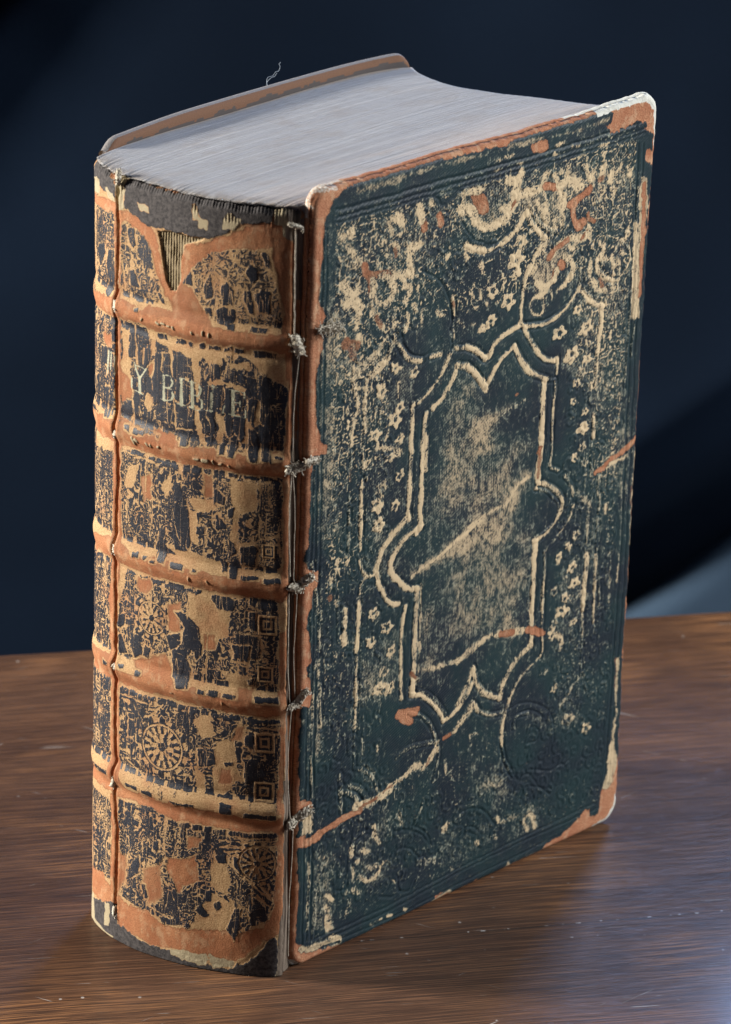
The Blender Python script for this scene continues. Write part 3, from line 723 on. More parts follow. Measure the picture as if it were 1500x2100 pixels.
SPINE = [
["p","K",0.77,0.8,1.2,[76.0,216.0,64.4,215.5,63.6,191.0,75.2,189.5]],
["p","K",0.82,0.6,1.0,[78.8,184.5,63.2,185.5,62.8,157.0,77.6,155.0]],
["p","K",0.82,0.6,1.0,[77.6,144.5,62.8,147.5,62.4,122.5,77.2,118.0]],
["p","K",0.82,0.6,1.0,[76.8,114.0,63.2,116.0,62.0,87.5,74.8,86.0]],
["p","K",0.84,0.6,1.0,[75.6,79.5,62.8,80.0,61.6,51.0,74.4,50.5]],
["p","K",0.82,0.6,1.0,[73.6,42.0,61.2,43.0,60.4,18.0,71.2,16.0]],
["p","K",1.15,0.5,1.0,[61.6,185.5,51.2,186.0,50.0,183.0,42.0,181.5,35.2,180.5,32.8,173.0,31.6,156.5,41.2,156.0,50.4,156.0,60.8,158.5]],
["p","K",1.15,0.5,1.0,[34.4,180.5,19.2,183.0,15.6,180.0,8.0,176.0,8.0,158.0,19.2,156.0,34.0,157.0]],
["p","K",0.8,0.5,1.0,[59.6,149.0,32.8,151.0,8.4,149.5,8.8,121.0,22.0,120.5,38.0,121.5,54.0,120.5,59.2,122.5]],
["p","K",0.82,0.5,1.0,[56.8,115.0,46.0,114.5,24.0,114.5,9.6,114.5,9.2,89.0,59.6,84.0,59.6,99.0]],
["p","K",0.82,0.5,1.0,[58.8,93.5,37.6,97.5,21.6,98.5,9.2,97.5,9.2,85.0,21.6,86.0,37.2,86.0,43.2,89.0,58.0,85.5]],
["p","K",0.87,0.4,0.8,[58.4,79.0,40.4,80.0,26.4,80.5,8.4,79.5,8.8,50.5,24.4,50.5,38.8,49.0,54.8,48.5,58.4,56.5]],
["p","K",0.83,0.4,0.8,[58.0,44.0,45.6,46.0,31.2,43.5,8.8,44.5,8.8,24.0,12.0,17.0,21.6,11.5,33.6,12.0,44.8,12.5,53.6,14.0,57.6,15.5]],
["p","K",0.64,0.8,1.4,[62.4,212.0,56.8,213.5,50.8,210.0,48.0,201.5,45.2,195.5,52.4,190.5,61.6,191.5]],
["p","K",0.62,0.8,1.4,[38.8,208.5,28.4,212.0,13.2,213.5,12.0,207.5,8.4,191.0,28.0,190.5,39.6,193.5]],
["p","N",0.0,0.4,1.6,[60.8,183.0,58.0,183.0,58.4,177.5,56.4,175.0,57.2,172.0,55.6,166.0,58.0,163.5,60.4,164.0,61.2,171.0]],
["p","N",0.0,0.3,1.6,[50.0,186.0,48.4,185.5,48.4,178.5,49.6,178.0,49.6,181.0]],
["p","N",0.0,0.3,1.6,[43.2,185.0,42.0,185.0,42.0,173.5,42.4,175.0,43.2,180.5]],
["p","N",0.0,0.3,1.6,[34.8,183.0,33.6,182.5,32.4,175.5,33.2,167.5,34.4,173.0,35.2,178.5]],
["p","N",0.0,0.3,1.6,[34.0,167.0,32.4,167.0,32.0,161.5,30.4,157.0,32.4,158.0,33.6,163.5]],
["p","N",0.0,0.3,1.6,[51.2,167.5,48.8,168.5,48.4,163.0,50.4,162.0,51.6,164.0]],
["p","N",0.0,0.3,1.6,[31.6,183.0,29.2,183.0,26.0,181.0,19.2,181.5,18.4,180.0,21.6,179.5,25.6,180.0,30.8,180.0]],
["p","N",0.0,0.3,1.6,[31.2,175.5,26.8,175.5,22.0,175.5,18.4,175.0,19.2,173.5,24.0,174.5,30.0,174.0]],
["p","N",0.0,0.3,1.6,[27.6,166.5,25.6,166.0,25.2,160.5,26.4,158.5,27.6,158.0,26.8,162.5]],
["p","N",0.0,0.3,1.6,[19.2,166.0,17.2,165.5,18.0,163.0,18.8,159.0,20.8,159.0,19.2,162.0]],
["p","N",0.0,0.3,1.6,[16.4,171.5,15.2,171.5,14.8,166.5,16.4,164.5,16.8,169.0]],
["p","N",0.0,0.3,1.6,[15.6,159.5,14.8,159.0,14.4,155.5,15.6,155.0]],
["p","O",0.8,1.2,1.2,[50.4,175.5,48.0,176.5,48.0,172.5,50.0,172.0]],
["p","O",0.8,1.5,1.2,[61.6,171.0,58.0,170.5,55.2,165.5,58.4,162.5,60.8,161.5]],
["p","O",0.9,0.8,1.0,[69.6,179.5,65.2,180.0,64.4,177.0,66.4,175.5,69.2,176.5]],
["p","O",0.8,1.0,1.2,[48.4,158.5,40.0,158.0,38.4,154.5,44.4,153.0]],
["p","O",0.8,1.0,1.0,[51.6,143.0,48.4,144.5,48.0,138.0,51.2,135.5]],
["p","N",0.0,0.5,1.0,[56.4,145.0,52.4,146.5,55.2,138.0,58.4,139.0]],
["p","N",0.0,0.5,1.0,[42.0,147.0,40.8,143.5,43.2,139.5,44.4,143.0]],
["p","O",0.7,1.0,1.0,[31.6,149.0,28.4,149.0,28.4,142.5,30.4,142.0]],
["p","N",0.0,0.5,1.0,[35.6,141.0,28.4,142.0,27.2,139.0,33.2,138.0]],
["p","N",0.0,0.5,1.0,[23.6,148.5,15.6,148.0,15.2,140.5,20.4,139.0,21.6,127.5,23.6,127.0,22.0,138.0]],
["p","N",0.0,0.5,1.0,[35.2,137.5,33.2,138.0,32.4,127.5,35.2,129.0]],
["p","N",0.0,0.5,1.0,[42.8,125.5,33.6,125.5,26.0,124.0,26.0,121.5,35.6,121.0]],
["p","O",0.8,1.5,1.0,[53.2,114.0,47.2,113.5,48.0,110.5,52.0,108.5]],
["p","O",0.8,1.5,1.0,[42.4,108.5,37.6,110.0,37.6,101.0,41.6,101.0]],
["p","O",0.8,1.5,1.0,[32.8,110.5,27.2,109.0,28.8,104.5,32.0,102.5]],
["p","N",0.0,0.5,1.0,[35.6,113.5,28.8,114.5,22.8,113.0,23.6,103.0,30.8,98.0,35.2,104.0]],
["p","N",0.0,0.5,1.0,[51.6,105.0,48.4,107.0,49.6,99.0,50.8,100.5]],
["p","O",0.9,2.0,1.0,[54.0,88.5,42.0,93.5,39.6,88.5,37.2,85.0,49.2,84.5]],
["p","O",0.9,2.0,1.0,[30.8,102.5,26.8,103.0,27.6,98.5,30.8,98.0]],
["p","N",0.0,0.5,1.0,[25.6,92.5,16.4,92.0,14.8,85.0,20.4,84.5,21.6,88.0]],
["p","O",0.7,1.5,1.0,[20.4,88.5,15.6,88.5,16.0,84.5,20.0,84.5]],
["p","N",0.0,0.4,1.0,[32.8,75.5,28.0,80.0,26.8,73.0,30.4,70.5]],
["p","O",0.6,1.5,1.0,[20.4,77.0,17.2,77.0,18.8,72.5,23.2,71.0]],
["p","N",0.0,0.4,1.0,[26.4,71.0,21.2,72.0,19.6,61.5,23.2,55.5,27.2,54.5]],
["p","O",0.7,1.0,1.0,[24.8,63.0,21.6,63.5,22.0,59.0,26.0,58.0]],
["p","N",0.0,0.4,1.0,[32.4,61.5,29.2,60.5,29.2,54.5,31.6,50.5]],
["p","N",0.0,0.5,1.0,[21.2,56.0,18.0,53.5,18.4,49.0,20.8,50.0]],
["p","O",0.9,1.0,1.0,[40.0,32.0,34.0,33.5,31.6,35.0,30.8,27.5,35.6,24.5,36.0,21.0,38.4,26.0,40.4,28.5]],
["p","O",0.7,2.0,1.0,[48.0,26.0,41.6,30.5,41.6,19.0,45.6,16.0,48.0,20.5]],
["p","O",0.8,1.0,1.0,[34.4,40.5,30.0,40.5,31.2,37.5,34.0,36.5]],
["p","N",0.0,0.5,1.0,[26.4,38.5,21.6,29.5,22.8,24.5,27.6,26.0]],
["p","O",0.8,2.0,1.0,[58.0,28.0,54.8,28.0,54.8,20.0,57.6,14.5]],
["p","N",0.0,0.5,1.0,[27.6,24.0,20.8,23.0,21.6,13.0,33.6,11.5,30.8,16.5]],
["p","K",1.0,0.3,0.8,[59.2,211.5,56.8,212.0,56.0,207.5,57.2,206.5,58.8,208.0]],
["p","K",0.82,0.3,0.8,[53.6,212.0,52.0,212.5,50.0,208.0,50.0,204.5,52.4,200.5,54.0,203.5,55.2,206.0]],
["p","K",0.9,0.3,0.8,[58.8,200.0,56.8,201.0,54.4,196.5,57.2,196.5]],
["p","K",1.0,0.3,0.8,[68.0,203.0,64.8,204.5,63.6,193.5,66.8,190.0,68.8,191.5,66.8,195.0,68.8,199.5]],
["p","K",1.0,0.3,0.8,[74.0,203.0,70.4,204.5,69.2,202.0,72.4,197.5,75.6,199.5]],
["p","K",1.0,0.3,0.6,[38.8,203.0,36.8,205.5,35.6,204.0,35.6,201.0,39.2,200.0]],
["p","K",1.0,0.3,0.6,[39.6,195.0,37.2,197.0,32.4,195.5,32.4,194.0,37.2,194.0]],
["p","K",1.0,0.3,0.6,[31.6,201.5,30.0,204.5,28.8,200.5,29.2,198.5,31.6,198.0]],
["p","K",1.0,0.3,0.6,[31.6,195.0,29.6,195.5,29.6,192.0,31.2,192.0]],
["p","K",1.0,0.25,0.6,[26.8,202.5,25.2,203.5,23.2,201.5,22.8,197.5,26.4,197.0]],
["p","K",1.0,0.25,0.6,[28.0,195.5,26.0,196.5,22.8,196.5,22.4,193.0,24.8,191.5,27.6,191.5]],
["p","K",1.0,0.25,0.6,[24.8,192.0,22.4,192.0,22.4,190.5,24.4,190.5]],
["p","K",0.9,0.25,0.6,[19.6,206.5,18.0,209.0,16.4,208.0,16.4,205.0,18.0,204.0]],
["p","K",0.9,0.25,0.6,[15.2,213.0,13.2,212.5,12.8,208.5,14.4,209.0]],
["p","K",1.0,0.25,0.5,[20.4,201.5,18.0,201.5,17.2,195.0,18.8,195.5,20.0,198.5]],
["p","K",0.95,0.25,0.5,[17.2,201.0,14.8,202.5,12.8,202.0,12.4,197.5,12.8,196.0,16.0,196.5]],
["p","K",1.0,0.2,0.4,[18.0,192.0,13.2,192.0,13.2,190.5,18.0,190.5]],
["p","K",0.8,0.2,0.6,[17.2,194.0,10.8,194.0,10.8,193.0,17.2,192.5]],
["p","K",0.77,0.3,0.8,[33.6,200.5,33.2,199.0,34.8,198.5,34.8,200.0]],
["p","K",0.9,0.3,0.8,[47.6,196.5,46.0,196.5,44.8,193.5,46.4,193.5]],
["p","K",0.9,0.3,0.8,[62.0,201.5,61.2,201.5,60.0,195.0,61.6,194.5]],
["p","K",0.9,0.3,0.8,[55.2,190.5,53.6,191.0,53.6,189.5,55.2,189.5]],
["p","K",1.0,0.25,0.7,[57.6,185.5,55.6,184.5,55.2,180.5,55.2,176.5,57.2,176.0,58.0,177.5,57.2,180.5]],
["p","K",1.0,0.25,0.6,[55.2,185.0,51.2,185.0,50.4,181.5,52.8,180.5,54.0,182.5,55.6,182.5]],
["p","K",1.0,0.25,0.6,[54.4,180.0,52.8,179.5,52.4,175.5,54.4,174.5]],
["p","K",1.0,0.25,0.6,[52.0,179.5,49.6,180.0,49.2,176.5,51.2,174.5,52.0,175.0]],
["p","K",1.0,0.25,0.6,[47.6,185.0,44.4,185.0,44.0,184.0,46.4,183.5,47.6,184.0]],
["p","K",1.0,0.25,0.6,[48.0,179.0,45.2,180.0,45.6,173.5,46.0,165.5,48.0,165.0,48.4,167.0,48.4,169.5,48.8,172.0,48.0,174.5]],
["p","K",0.9,0.25,0.6,[44.8,179.5,43.2,180.0,42.8,175.5,44.8,175.5]],
["p","K",1.0,0.25,0.5,[41.6,180.0,36.4,181.0,34.8,175.0,34.8,174.5,40.0,174.5,42.0,174.5]],
["p","K",1.0,0.25,0.5,[40.4,174.5,39.2,174.0,39.2,167.5,40.4,168.0]],
["p","K",1.0,0.25,0.5,[38.0,173.5,36.0,173.5,36.0,168.0,37.6,167.5]],
["p","K",1.0,0.25,0.5,[56.0,170.5,54.0,170.5,54.4,167.0,55.6,167.0]],
["p","K",1.0,0.25,0.5,[52.8,171.0,50.8,172.5,50.8,168.0,52.4,167.0]],
["p","K",1.0,0.25,0.6,[55.2,166.5,52.4,166.5,52.0,160.0,54.8,159.0,55.6,163.0]],
["p","K",1.0,0.25,0.6,[58.0,163.5,56.4,163.0,56.0,159.5,58.0,159.0]],
["p","K",1.0,0.25,0.6,[45.6,163.0,43.2,163.5,43.2,161.5,45.6,161.0]],
["p","K",1.0,0.25,0.6,[43.6,166.0,40.4,166.0,40.0,161.5,42.8,161.0]],
["p","K",1.0,0.25,0.5,[39.6,166.0,34.0,167.0,34.0,161.0,39.6,160.0]],
["p","K",1.0,0.25,0.5,[39.2,160.0,35.2,160.5,35.6,156.0,38.0,155.5]],
["p","K",1.0,0.25,0.5,[32.8,166.5,28.0,167.0,28.0,162.0,30.8,160.0,32.4,163.5]],
["p","K",1.0,0.25,0.5,[54.8,156.5,50.8,156.5,50.8,155.5,54.8,155.0]],
["p","K",1.0,0.25,0.6,[58.0,156.5,56.4,157.0,56.0,155.0,57.6,155.5]],
["p","K",0.9,0.25,0.6,[46.8,157.0,45.2,157.0,45.6,155.5,46.8,156.0]],
["p","K",1.0,0.25,0.6,[60.4,161.5,58.8,161.5,58.8,161.0,60.0,161.0]],
["p","K",1.0,0.25,0.6,[61.6,179.5,60.4,180.0,60.0,175.5,60.4,174.0,61.6,175.5]],
["p","K",1.0,0.25,0.6,[62.4,185.0,60.8,185.5,60.8,184.0,62.0,184.0]],
["p","K",0.9,0.3,0.8,[64.8,176.0,63.2,176.5,63.2,182.0,65.2,182.0]],
["p","K",1.0,0.3,0.8,[70.8,175.0,67.2,175.5,66.8,171.5,70.0,170.5]],
["p","K",1.0,0.3,0.8,[68.8,164.0,66.4,165.0,64.8,163.0,64.8,156.5,67.2,156.0,68.0,159.5]],
["p","K",1.0,0.3,0.8,[74.8,165.5,70.0,167.0,70.4,164.5,73.2,164.0]],
["p","K",1.0,0.3,0.8,[64.0,168.0,63.2,163.5,62.8,161.0,64.0,161.0]],
["p","K",1.0,0.3,0.8,[78.4,156.0,70.8,157.0,70.8,156.0,78.0,155.5]],
["p","K",1.0,0.25,0.5,[40.8,185.0,37.6,185.0,37.6,184.0,40.8,183.5]],
["p","K",1.0,0.25,0.5,[36.8,185.0,35.2,185.0,35.2,184.0,36.8,184.0]],
["p","K",1.0,0.2,0.5,[33.2,185.0,31.2,186.0,31.2,184.0,33.2,184.0]],
["p","K",1.0,0.2,0.5,[30.0,185.0,26.8,185.5,26.8,184.0,30.0,184.0]],
["p","K",1.0,0.2,0.5,[25.6,185.0,23.2,186.0,22.8,184.5,25.6,184.0]],
["p","K",1.0,0.2,0.5,[22.4,186.0,19.6,185.5,19.6,184.0,22.4,184.0]],
["p","K",0.9,0.2,0.5,[25.2,183.5,23.2,184.0,23.2,182.0,25.2,181.5]],
["p","K",1.12,0.2,0.5,[21.6,183.5,19.2,183.0,19.2,182.0,21.6,182.0]],
["p","K",1.0,0.25,0.6,[30.4,178.5,28.4,180.0,26.4,180.0,26.0,177.0,28.0,176.5,30.0,177.0]],
["p","K",0.9,0.25,0.6,[24.8,177.5,22.0,179.0,22.0,176.0,23.6,176.0]],
["p","K",0.9,0.25,0.6,[20.8,178.5,19.6,180.0,19.2,176.0,20.4,175.5]],
["p","K",0.8,0.25,0.6,[18.0,177.5,16.8,180.0,16.0,180.5,16.4,178.0,16.8,176.5]],
["p","K",1.0,0.25,0.5,[17.6,185.5,12.4,185.5,10.8,185.0,10.8,183.5,13.2,184.0,17.6,183.5]],
["p","K",1.0,0.3,0.6,[14.8,180.0,13.2,178.5,12.0,176.0,10.0,174.5,8.4,176.0,7.6,174.5,8.0,170.0,9.2,168.0,9.6,161.5,8.4,158.0,12.4,159.0,12.4,161.5,13.6,165.0,14.8,166.5,15.2,173.0,15.6,175.0]],
["p","K",1.0,0.25,0.5,[31.2,173.5,29.2,174.0,29.2,167.0,31.2,167.0]],
["p","K",1.0,0.25,0.5,[27.2,173.0,25.2,172.5,25.6,170.0,27.2,167.5]],
["p","K",1.0,0.25,0.5,[25.2,173.5,23.6,174.0,23.6,167.0,25.2,167.5]],
["p","K",0.95,0.25,0.5,[22.0,173.0,20.0,173.5,19.6,169.0,21.2,167.5,22.0,171.0]],
["p","K",1.0,0.25,0.5,[18.8,172.0,17.2,172.5,16.0,172.0,16.4,166.0,18.4,165.5,19.2,167.5]],
["p","K",1.0,0.25,0.5,[32.4,166.5,28.8,167.0,28.0,164.0,28.0,160.5,30.0,160.5,31.6,162.5]],
["p","K",1.0,0.25,0.5,[25.2,166.0,23.2,166.0,22.8,161.5,24.4,160.0,25.2,163.5]],
["p","K",0.9,0.25,0.5,[22.8,166.5,19.2,166.5,19.2,162.0,20.8,159.0,22.4,162.5]],
["p","K",1.0,0.25,0.5,[24.4,159.0,21.6,160.0,21.2,157.5,22.0,155.0,24.0,155.0]],
["p","K",0.95,0.25,0.5,[26.8,158.0,24.8,159.0,24.8,155.5,26.4,155.5]],
["p","K",0.9,0.25,0.5,[30.4,159.5,28.8,160.0,28.8,157.0,30.4,157.0]],
["p","K",0.95,0.25,0.5,[18.0,163.5,16.0,162.0,15.6,157.5,15.6,155.0,17.6,155.0,18.8,158.0]],
["p","K",1.0,0.25,0.5,[15.2,165.0,12.4,163.5,12.4,157.5,11.6,154.5,14.4,155.5,14.8,159.5]],
["p","K",1.0,0.25,0.5,[9.6,162.0,8.4,162.0,8.4,158.5,9.6,158.0]],
["p","K",1.0,0.25,0.5,[11.2,156.5,8.4,157.0,8.4,156.0,10.8,155.5]],
["p","K",1.0,0.25,0.6,[56.0,150.0,50.4,150.0,50.8,148.5,56.0,148.0]],
["p","K",1.0,0.25,0.6,[49.6,149.5,47.2,150.0,47.2,148.5,49.2,148.5]],
["p","K",1.0,0.2,0.5,[44.8,149.5,39.2,149.5,39.2,148.0,44.4,148.0]],
["p","K",1.0,0.2,0.5,[38.0,149.5,32.0,150.0,32.0,149.0,38.0,148.0]],
["p","K",1.0,0.2,0.5,[24.0,150.0,21.2,150.0,21.2,149.0,24.0,149.0]],
["p","K",1.0,0.2,0.5,[19.6,150.0,15.6,150.0,15.6,149.0,19.6,149.0]],
["p","K",1.0,0.2,0.5,[14.8,150.5,11.2,150.0,11.2,149.0,14.8,149.0]],
["p","K",1.0,0.2,0.5,[10.0,150.5,8.4,150.0,8.4,149.0,10.0,149.5]],
["p","K",1.0,0.25,0.7,[40.4,144.5,38.4,145.0,36.0,138.5,35.2,129.0,35.6,125.0,39.6,125.0,41.2,132.0,40.0,137.5]],
["p","K",1.0,0.25,0.7,[45.2,130.0,42.8,129.5,42.8,120.0,45.2,120.5,46.0,124.5]],
["p","K",1.0,0.25,0.7,[33.6,137.0,31.6,138.0,31.6,136.0,32.4,135.0]],
["p","K",1.0,0.25,0.7,[33.2,133.5,30.4,133.5,30.8,131.5,33.2,131.0]],
["p","K",1.0,0.25,0.6,[28.0,145.0,24.4,143.0,24.8,141.0,28.0,141.5]],
["p","K",1.0,0.25,0.6,[24.0,139.5,22.0,140.5,22.0,138.0,23.6,137.0]],
["p","K",1.0,0.25,0.6,[27.2,137.5,24.0,135.0,24.4,134.0,27.2,134.0]],
["p","K",0.95,0.25,0.6,[24.0,131.5,21.6,130.5,21.6,127.5,23.6,126.0]],
["p","K",0.95,0.25,0.6,[26.0,125.0,24.0,124.5,24.0,122.0,25.6,121.5]],
["p","K",1.0,0.25,0.6,[23.6,123.5,21.2,123.5,21.2,120.0,23.2,120.0]],
["p","K",1.0,0.2,0.5,[20.0,121.5,14.8,121.5,14.8,120.5,20.0,120.0]],
["p","K",1.0,0.2,0.5,[13.6,121.5,8.8,121.5,8.8,120.5,13.6,120.0]],
["p","K",0.95,0.2,0.5,[20.4,129.5,15.6,130.5,16.0,124.0,20.0,124.5]],
["p","K",0.95,0.2,0.5,[13.6,130.5,9.6,131.0,9.6,127.0,13.6,127.5]],
["p","K",1.0,0.25,0.5,[54.0,121.0,51.6,121.5,51.6,120.0,54.0,119.5]],
["p","K",1.0,0.25,0.5,[50.0,121.0,48.4,121.0,48.8,120.0,50.0,119.5]],
["p","K",1.0,0.25,0.5,[47.6,120.5,45.6,120.5,45.6,119.5,47.6,119.5]],
["p","K",1.0,0.25,0.5,[40.8,121.0,36.8,121.5,36.8,120.0,40.8,119.5]],
["p","K",1.0,0.25,0.5,[34.0,121.5,32.4,121.0,32.8,120.0,34.0,120.0]],
["p","K",1.0,0.25,0.6,[47.6,114.5,44.8,114.5,44.8,113.5,47.2,113.0]],
["p","K",1.0,0.2,0.5,[42.0,115.0,36.8,115.5,36.4,114.0,42.0,113.0]],
["p","K",1.0,0.25,0.5,[32.8,115.0,31.2,115.0,31.6,114.0,33.2,113.5]],
["p","K",1.0,0.25,0.6,[28.4,114.5,24.0,114.5,21.2,113.0,22.4,110.5,26.8,110.5,28.4,113.0]],
["p","K",1.0,0.2,0.5,[17.6,115.0,10.0,115.0,9.6,112.0,14.8,112.0,17.2,113.0]],
["p","K",0.95,0.25,0.5,[17.6,110.5,15.6,110.5,15.6,105.5,17.2,106.0]],
["p","K",1.0,0.25,0.6,[40.0,107.0,37.6,107.5,34.8,106.5,32.0,104.0,31.2,96.5,32.4,94.5,34.0,97.0,36.4,92.0,37.6,86.5,40.0,87.5,39.6,94.5,37.2,98.0,36.4,103.5]],
["p","K",1.0,0.25,0.6,[42.4,99.0,38.0,101.0,37.2,98.0,40.8,95.0]],
["p","K",1.0,0.25,0.6,[54.4,96.5,51.6,96.5,50.0,91.5,53.2,89.5,54.8,92.5]],
["p","K",1.0,0.25,0.6,[60.0,100.0,56.8,101.0,56.8,98.5,58.4,96.5,59.6,97.0]],
["p","K",1.0,0.25,0.6,[59.6,94.5,58.0,95.0,56.0,89.5,58.8,89.0]],
["p","K",0.9,0.25,0.6,[49.2,94.5,47.6,94.0,48.0,91.0,50.0,91.0]],
["p","K",0.9,0.25,0.7,[21.2,104.0,14.8,104.0,14.0,97.5,20.4,97.0]],
["p","K",0.95,0.25,0.6,[12.0,112.0,9.6,111.5,9.6,104.5,11.6,104.5]],
["p","K",1.0,0.2,0.5,[52.0,86.0,50.0,86.0,50.0,84.5,52.0,84.5]],
["p","K",1.0,0.2,0.5,[58.4,86.0,56.0,86.5,56.0,85.5,58.0,85.0]],
["p","K",1.0,0.25,0.6,[40.4,95.0,36.4,97.0,34.0,91.0,34.8,85.5,38.4,85.0,39.6,91.0]],
["p","K",1.0,0.2,0.5,[32.0,86.0,29.6,86.0,29.6,84.5,32.0,84.5]],
["p","K",1.0,0.2,0.5,[28.8,86.5,25.6,86.5,25.6,85.0,28.8,84.5]],
["p","K",1.0,0.2,0.5,[24.4,86.5,20.8,86.0,21.2,85.0,24.4,85.0]],
["p","K",1.0,0.2,0.5,[15.6,86.5,9.2,86.5,9.2,85.0,15.6,85.0]],
["p","K",1.0,0.2,0.5,[17.6,91.0,16.0,91.5,16.0,89.5,17.6,89.5]],
["p","K",0.9,0.2,0.6,[22.0,100.5,16.8,101.0,17.2,96.0,21.6,96.0]],
["p","K",1.0,0.2,0.5,[54.4,79.5,49.6,79.5,49.6,78.5,54.4,78.5]],
["p","K",1.0,0.2,0.5,[47.6,79.5,45.2,80.0,45.2,78.5,47.6,78.5]],
["p","K",1.0,0.2,0.5,[41.6,79.5,38.4,80.0,38.4,78.5,41.2,78.5]],
["p","K",1.0,0.2,0.5,[38.0,79.5,34.8,80.0,34.8,78.5,38.0,78.0]],
["p","K",1.0,0.2,0.5,[34.4,80.0,32.0,80.0,32.0,78.5,34.4,78.5]],
["p","K",1.0,0.2,0.5,[31.2,79.5,28.8,79.5,28.8,78.5,31.2,78.5]],
["p","K",1.0,0.2,0.5,[26.8,79.5,24.8,79.5,24.8,78.5,26.8,78.5]],
["p","K",1.0,0.2,0.5,[24.8,79.5,20.4,79.5,20.4,78.5,24.8,78.0]],
["p","K",1.0,0.2,0.5,[18.4,79.5,8.4,79.5,8.4,78.5,18.4,78.5]],
["p","K",1.0,0.2,0.5,[54.4,51.0,50.4,51.5,50.4,50.0,54.4,50.0]],
["p","K",1.0,0.2,0.5,[48.8,51.0,45.2,51.5,45.2,50.0,48.8,50.0]],
["p","K",1.0,0.2,0.5,[39.2,50.5,32.4,50.5,32.4,49.5,39.2,49.0]],
["p","K",1.0,0.2,0.5,[24.8,53.0,21.2,53.0,21.6,49.5,24.8,49.5]],
["p","K",1.0,0.2,0.4,[18.0,51.0,9.6,51.0,9.6,49.5,18.0,49.5]],
["p","K",1.0,0.3,0.6,[37.2,78.0,32.8,78.5,32.8,75.5,34.8,71.5,36.4,73.5]],
["p","K",1.0,0.3,0.6,[36.8,56.5,34.4,57.0,34.4,54.5,36.4,54.5]],
["p","K",0.95,0.3,0.6,[31.6,67.5,26.8,68.5,26.4,63.5,31.2,62.5]],
["p","K",1.0,0.25,0.6,[18.4,74.0,16.0,75.0,15.6,70.5,18.4,71.0]],
["p","K",0.97,0.25,0.6,[18.4,67.0,14.4,68.0,12.4,62.0,18.0,59.5]],
["p","K",1.0,0.25,0.6,[24.4,65.0,21.2,65.5,21.2,64.0,23.6,63.5]],
["p","K",1.0,0.25,0.6,[58.4,67.5,56.4,68.5,56.4,67.0,58.4,66.5]],
["p","K",1.0,0.2,0.6,[67.6,51.0,62.0,52.0,62.0,50.5,67.2,49.5]],
["p","K",1.0,0.3,0.6,[73.2,50.0,67.6,51.0,67.6,49.5,72.8,48.0]],
["p","K",0.95,0.3,0.6,[65.2,85.0,62.8,84.5,62.4,76.0,64.8,76.0]],
["q",[12.8,72.5],2.96],
["q",[12.8,57.5],2.96],
["q",[12.8,93.0],2.27],
["q",[12.4,107.5],2.84],
["q",[12.4,129.0],1.93],
["q",[69.2,75.5],1.71],
["q",[68.8,60.0],1.71],
["r",[42.8,65.5],6.37],
["r",[14.4,35.5],5.0],
["r",[66.4,36.5],2.61],
["r",[47.2,103.0],4.55],
["p","K",1.0,0.2,0.5,[54.4,44.5,50.0,44.5,50.0,43.5,54.4,43.5]],
["p","K",1.0,0.2,0.5,[50.0,44.5,46.8,45.0,46.8,43.5,49.6,43.5]],
["p","K",1.0,0.2,0.5,[40.8,44.5,37.2,44.0,36.8,43.0,40.8,43.0]],
["p","K",1.0,0.2,0.5,[36.8,44.0,33.6,44.5,33.6,43.0,36.8,43.0]],
["p","K",1.0,0.2,0.5,[32.8,44.5,29.6,44.5,29.6,43.0,32.8,43.0]],
["p","K",1.0,0.2,0.5,[29.2,44.5,26.8,44.5,27.2,43.0,29.2,43.0]],
["p","K",1.0,0.2,0.5,[25.2,44.0,23.2,44.5,23.2,43.0,25.2,43.0]],
["p","K",1.0,0.2,0.4,[22.4,44.5,8.8,45.0,8.8,43.5,22.4,43.0]],
["p","K",1.0,0.25,0.5,[58.0,44.5,56.0,44.5,56.0,42.5,57.6,42.5]],
["p","K",1.0,0.3,0.6,[54.0,40.0,50.0,41.5,50.4,39.0,54.0,38.0]],
["p","K",1.0,0.3,0.6,[36.4,43.0,34.8,43.0,34.8,39.5,36.4,39.5]],
["p","K",1.0,0.3,0.6,[45.2,36.0,43.2,36.5,43.6,33.0,44.8,33.5]],
["p","K",1.0,0.3,0.6,[26.0,36.0,23.2,36.5,22.8,34.0,25.2,34.0]],
["p","K",1.0,0.25,0.5,[21.2,37.0,19.2,37.0,19.6,35.0,18.0,32.0,18.4,30.0,20.8,32.5]],
["p","K",0.95,0.25,0.5,[16.4,29.0,13.2,28.0,10.0,24.0,10.8,22.5,15.6,27.0]],
["p","K",0.9,0.25,0.5,[16.4,25.5,11.2,22.5,11.2,18.0,15.6,15.5,16.8,20.0]],
["p","K",0.95,0.25,0.5,[22.4,13.5,20.8,20.5,18.8,21.0,19.2,10.5,21.6,11.0]],
["p","K",1.0,0.25,0.6,[29.2,24.0,27.2,25.0,27.2,21.5,28.8,21.5]],
["p","K",1.0,0.25,0.6,[25.2,23.5,23.2,24.5,21.6,22.0,23.2,22.5]],
["p","K",1.0,0.25,0.6,[26.4,21.0,24.8,22.0,24.0,20.0,25.6,19.0]],
["p","K",1.0,0.25,0.6,[31.2,18.0,29.6,20.0,27.6,17.0,28.8,16.0]],
["p","K",1.0,0.25,0.6,[34.0,15.0,32.4,12.0,34.4,11.5]],
["p","K",1.0,0.25,0.5,[42.4,13.0,40.8,13.5,40.8,11.0,42.0,11.0]],
["p","K",1.0,0.25,0.5,[40.4,13.5,38.0,14.0,38.0,12.0,40.4,11.5]],
["p","K",1.0,0.25,0.5,[37.2,14.5,36.0,14.5,36.0,13.0,37.2,12.5]],
["p","K",0.9,0.3,0.6,[52.8,25.5,49.6,29.5,49.6,24.5,52.8,22.0]],
["p","K",1.0,0.25,0.5,[48.4,21.5,47.2,21.5,46.0,18.0,47.2,17.5]],
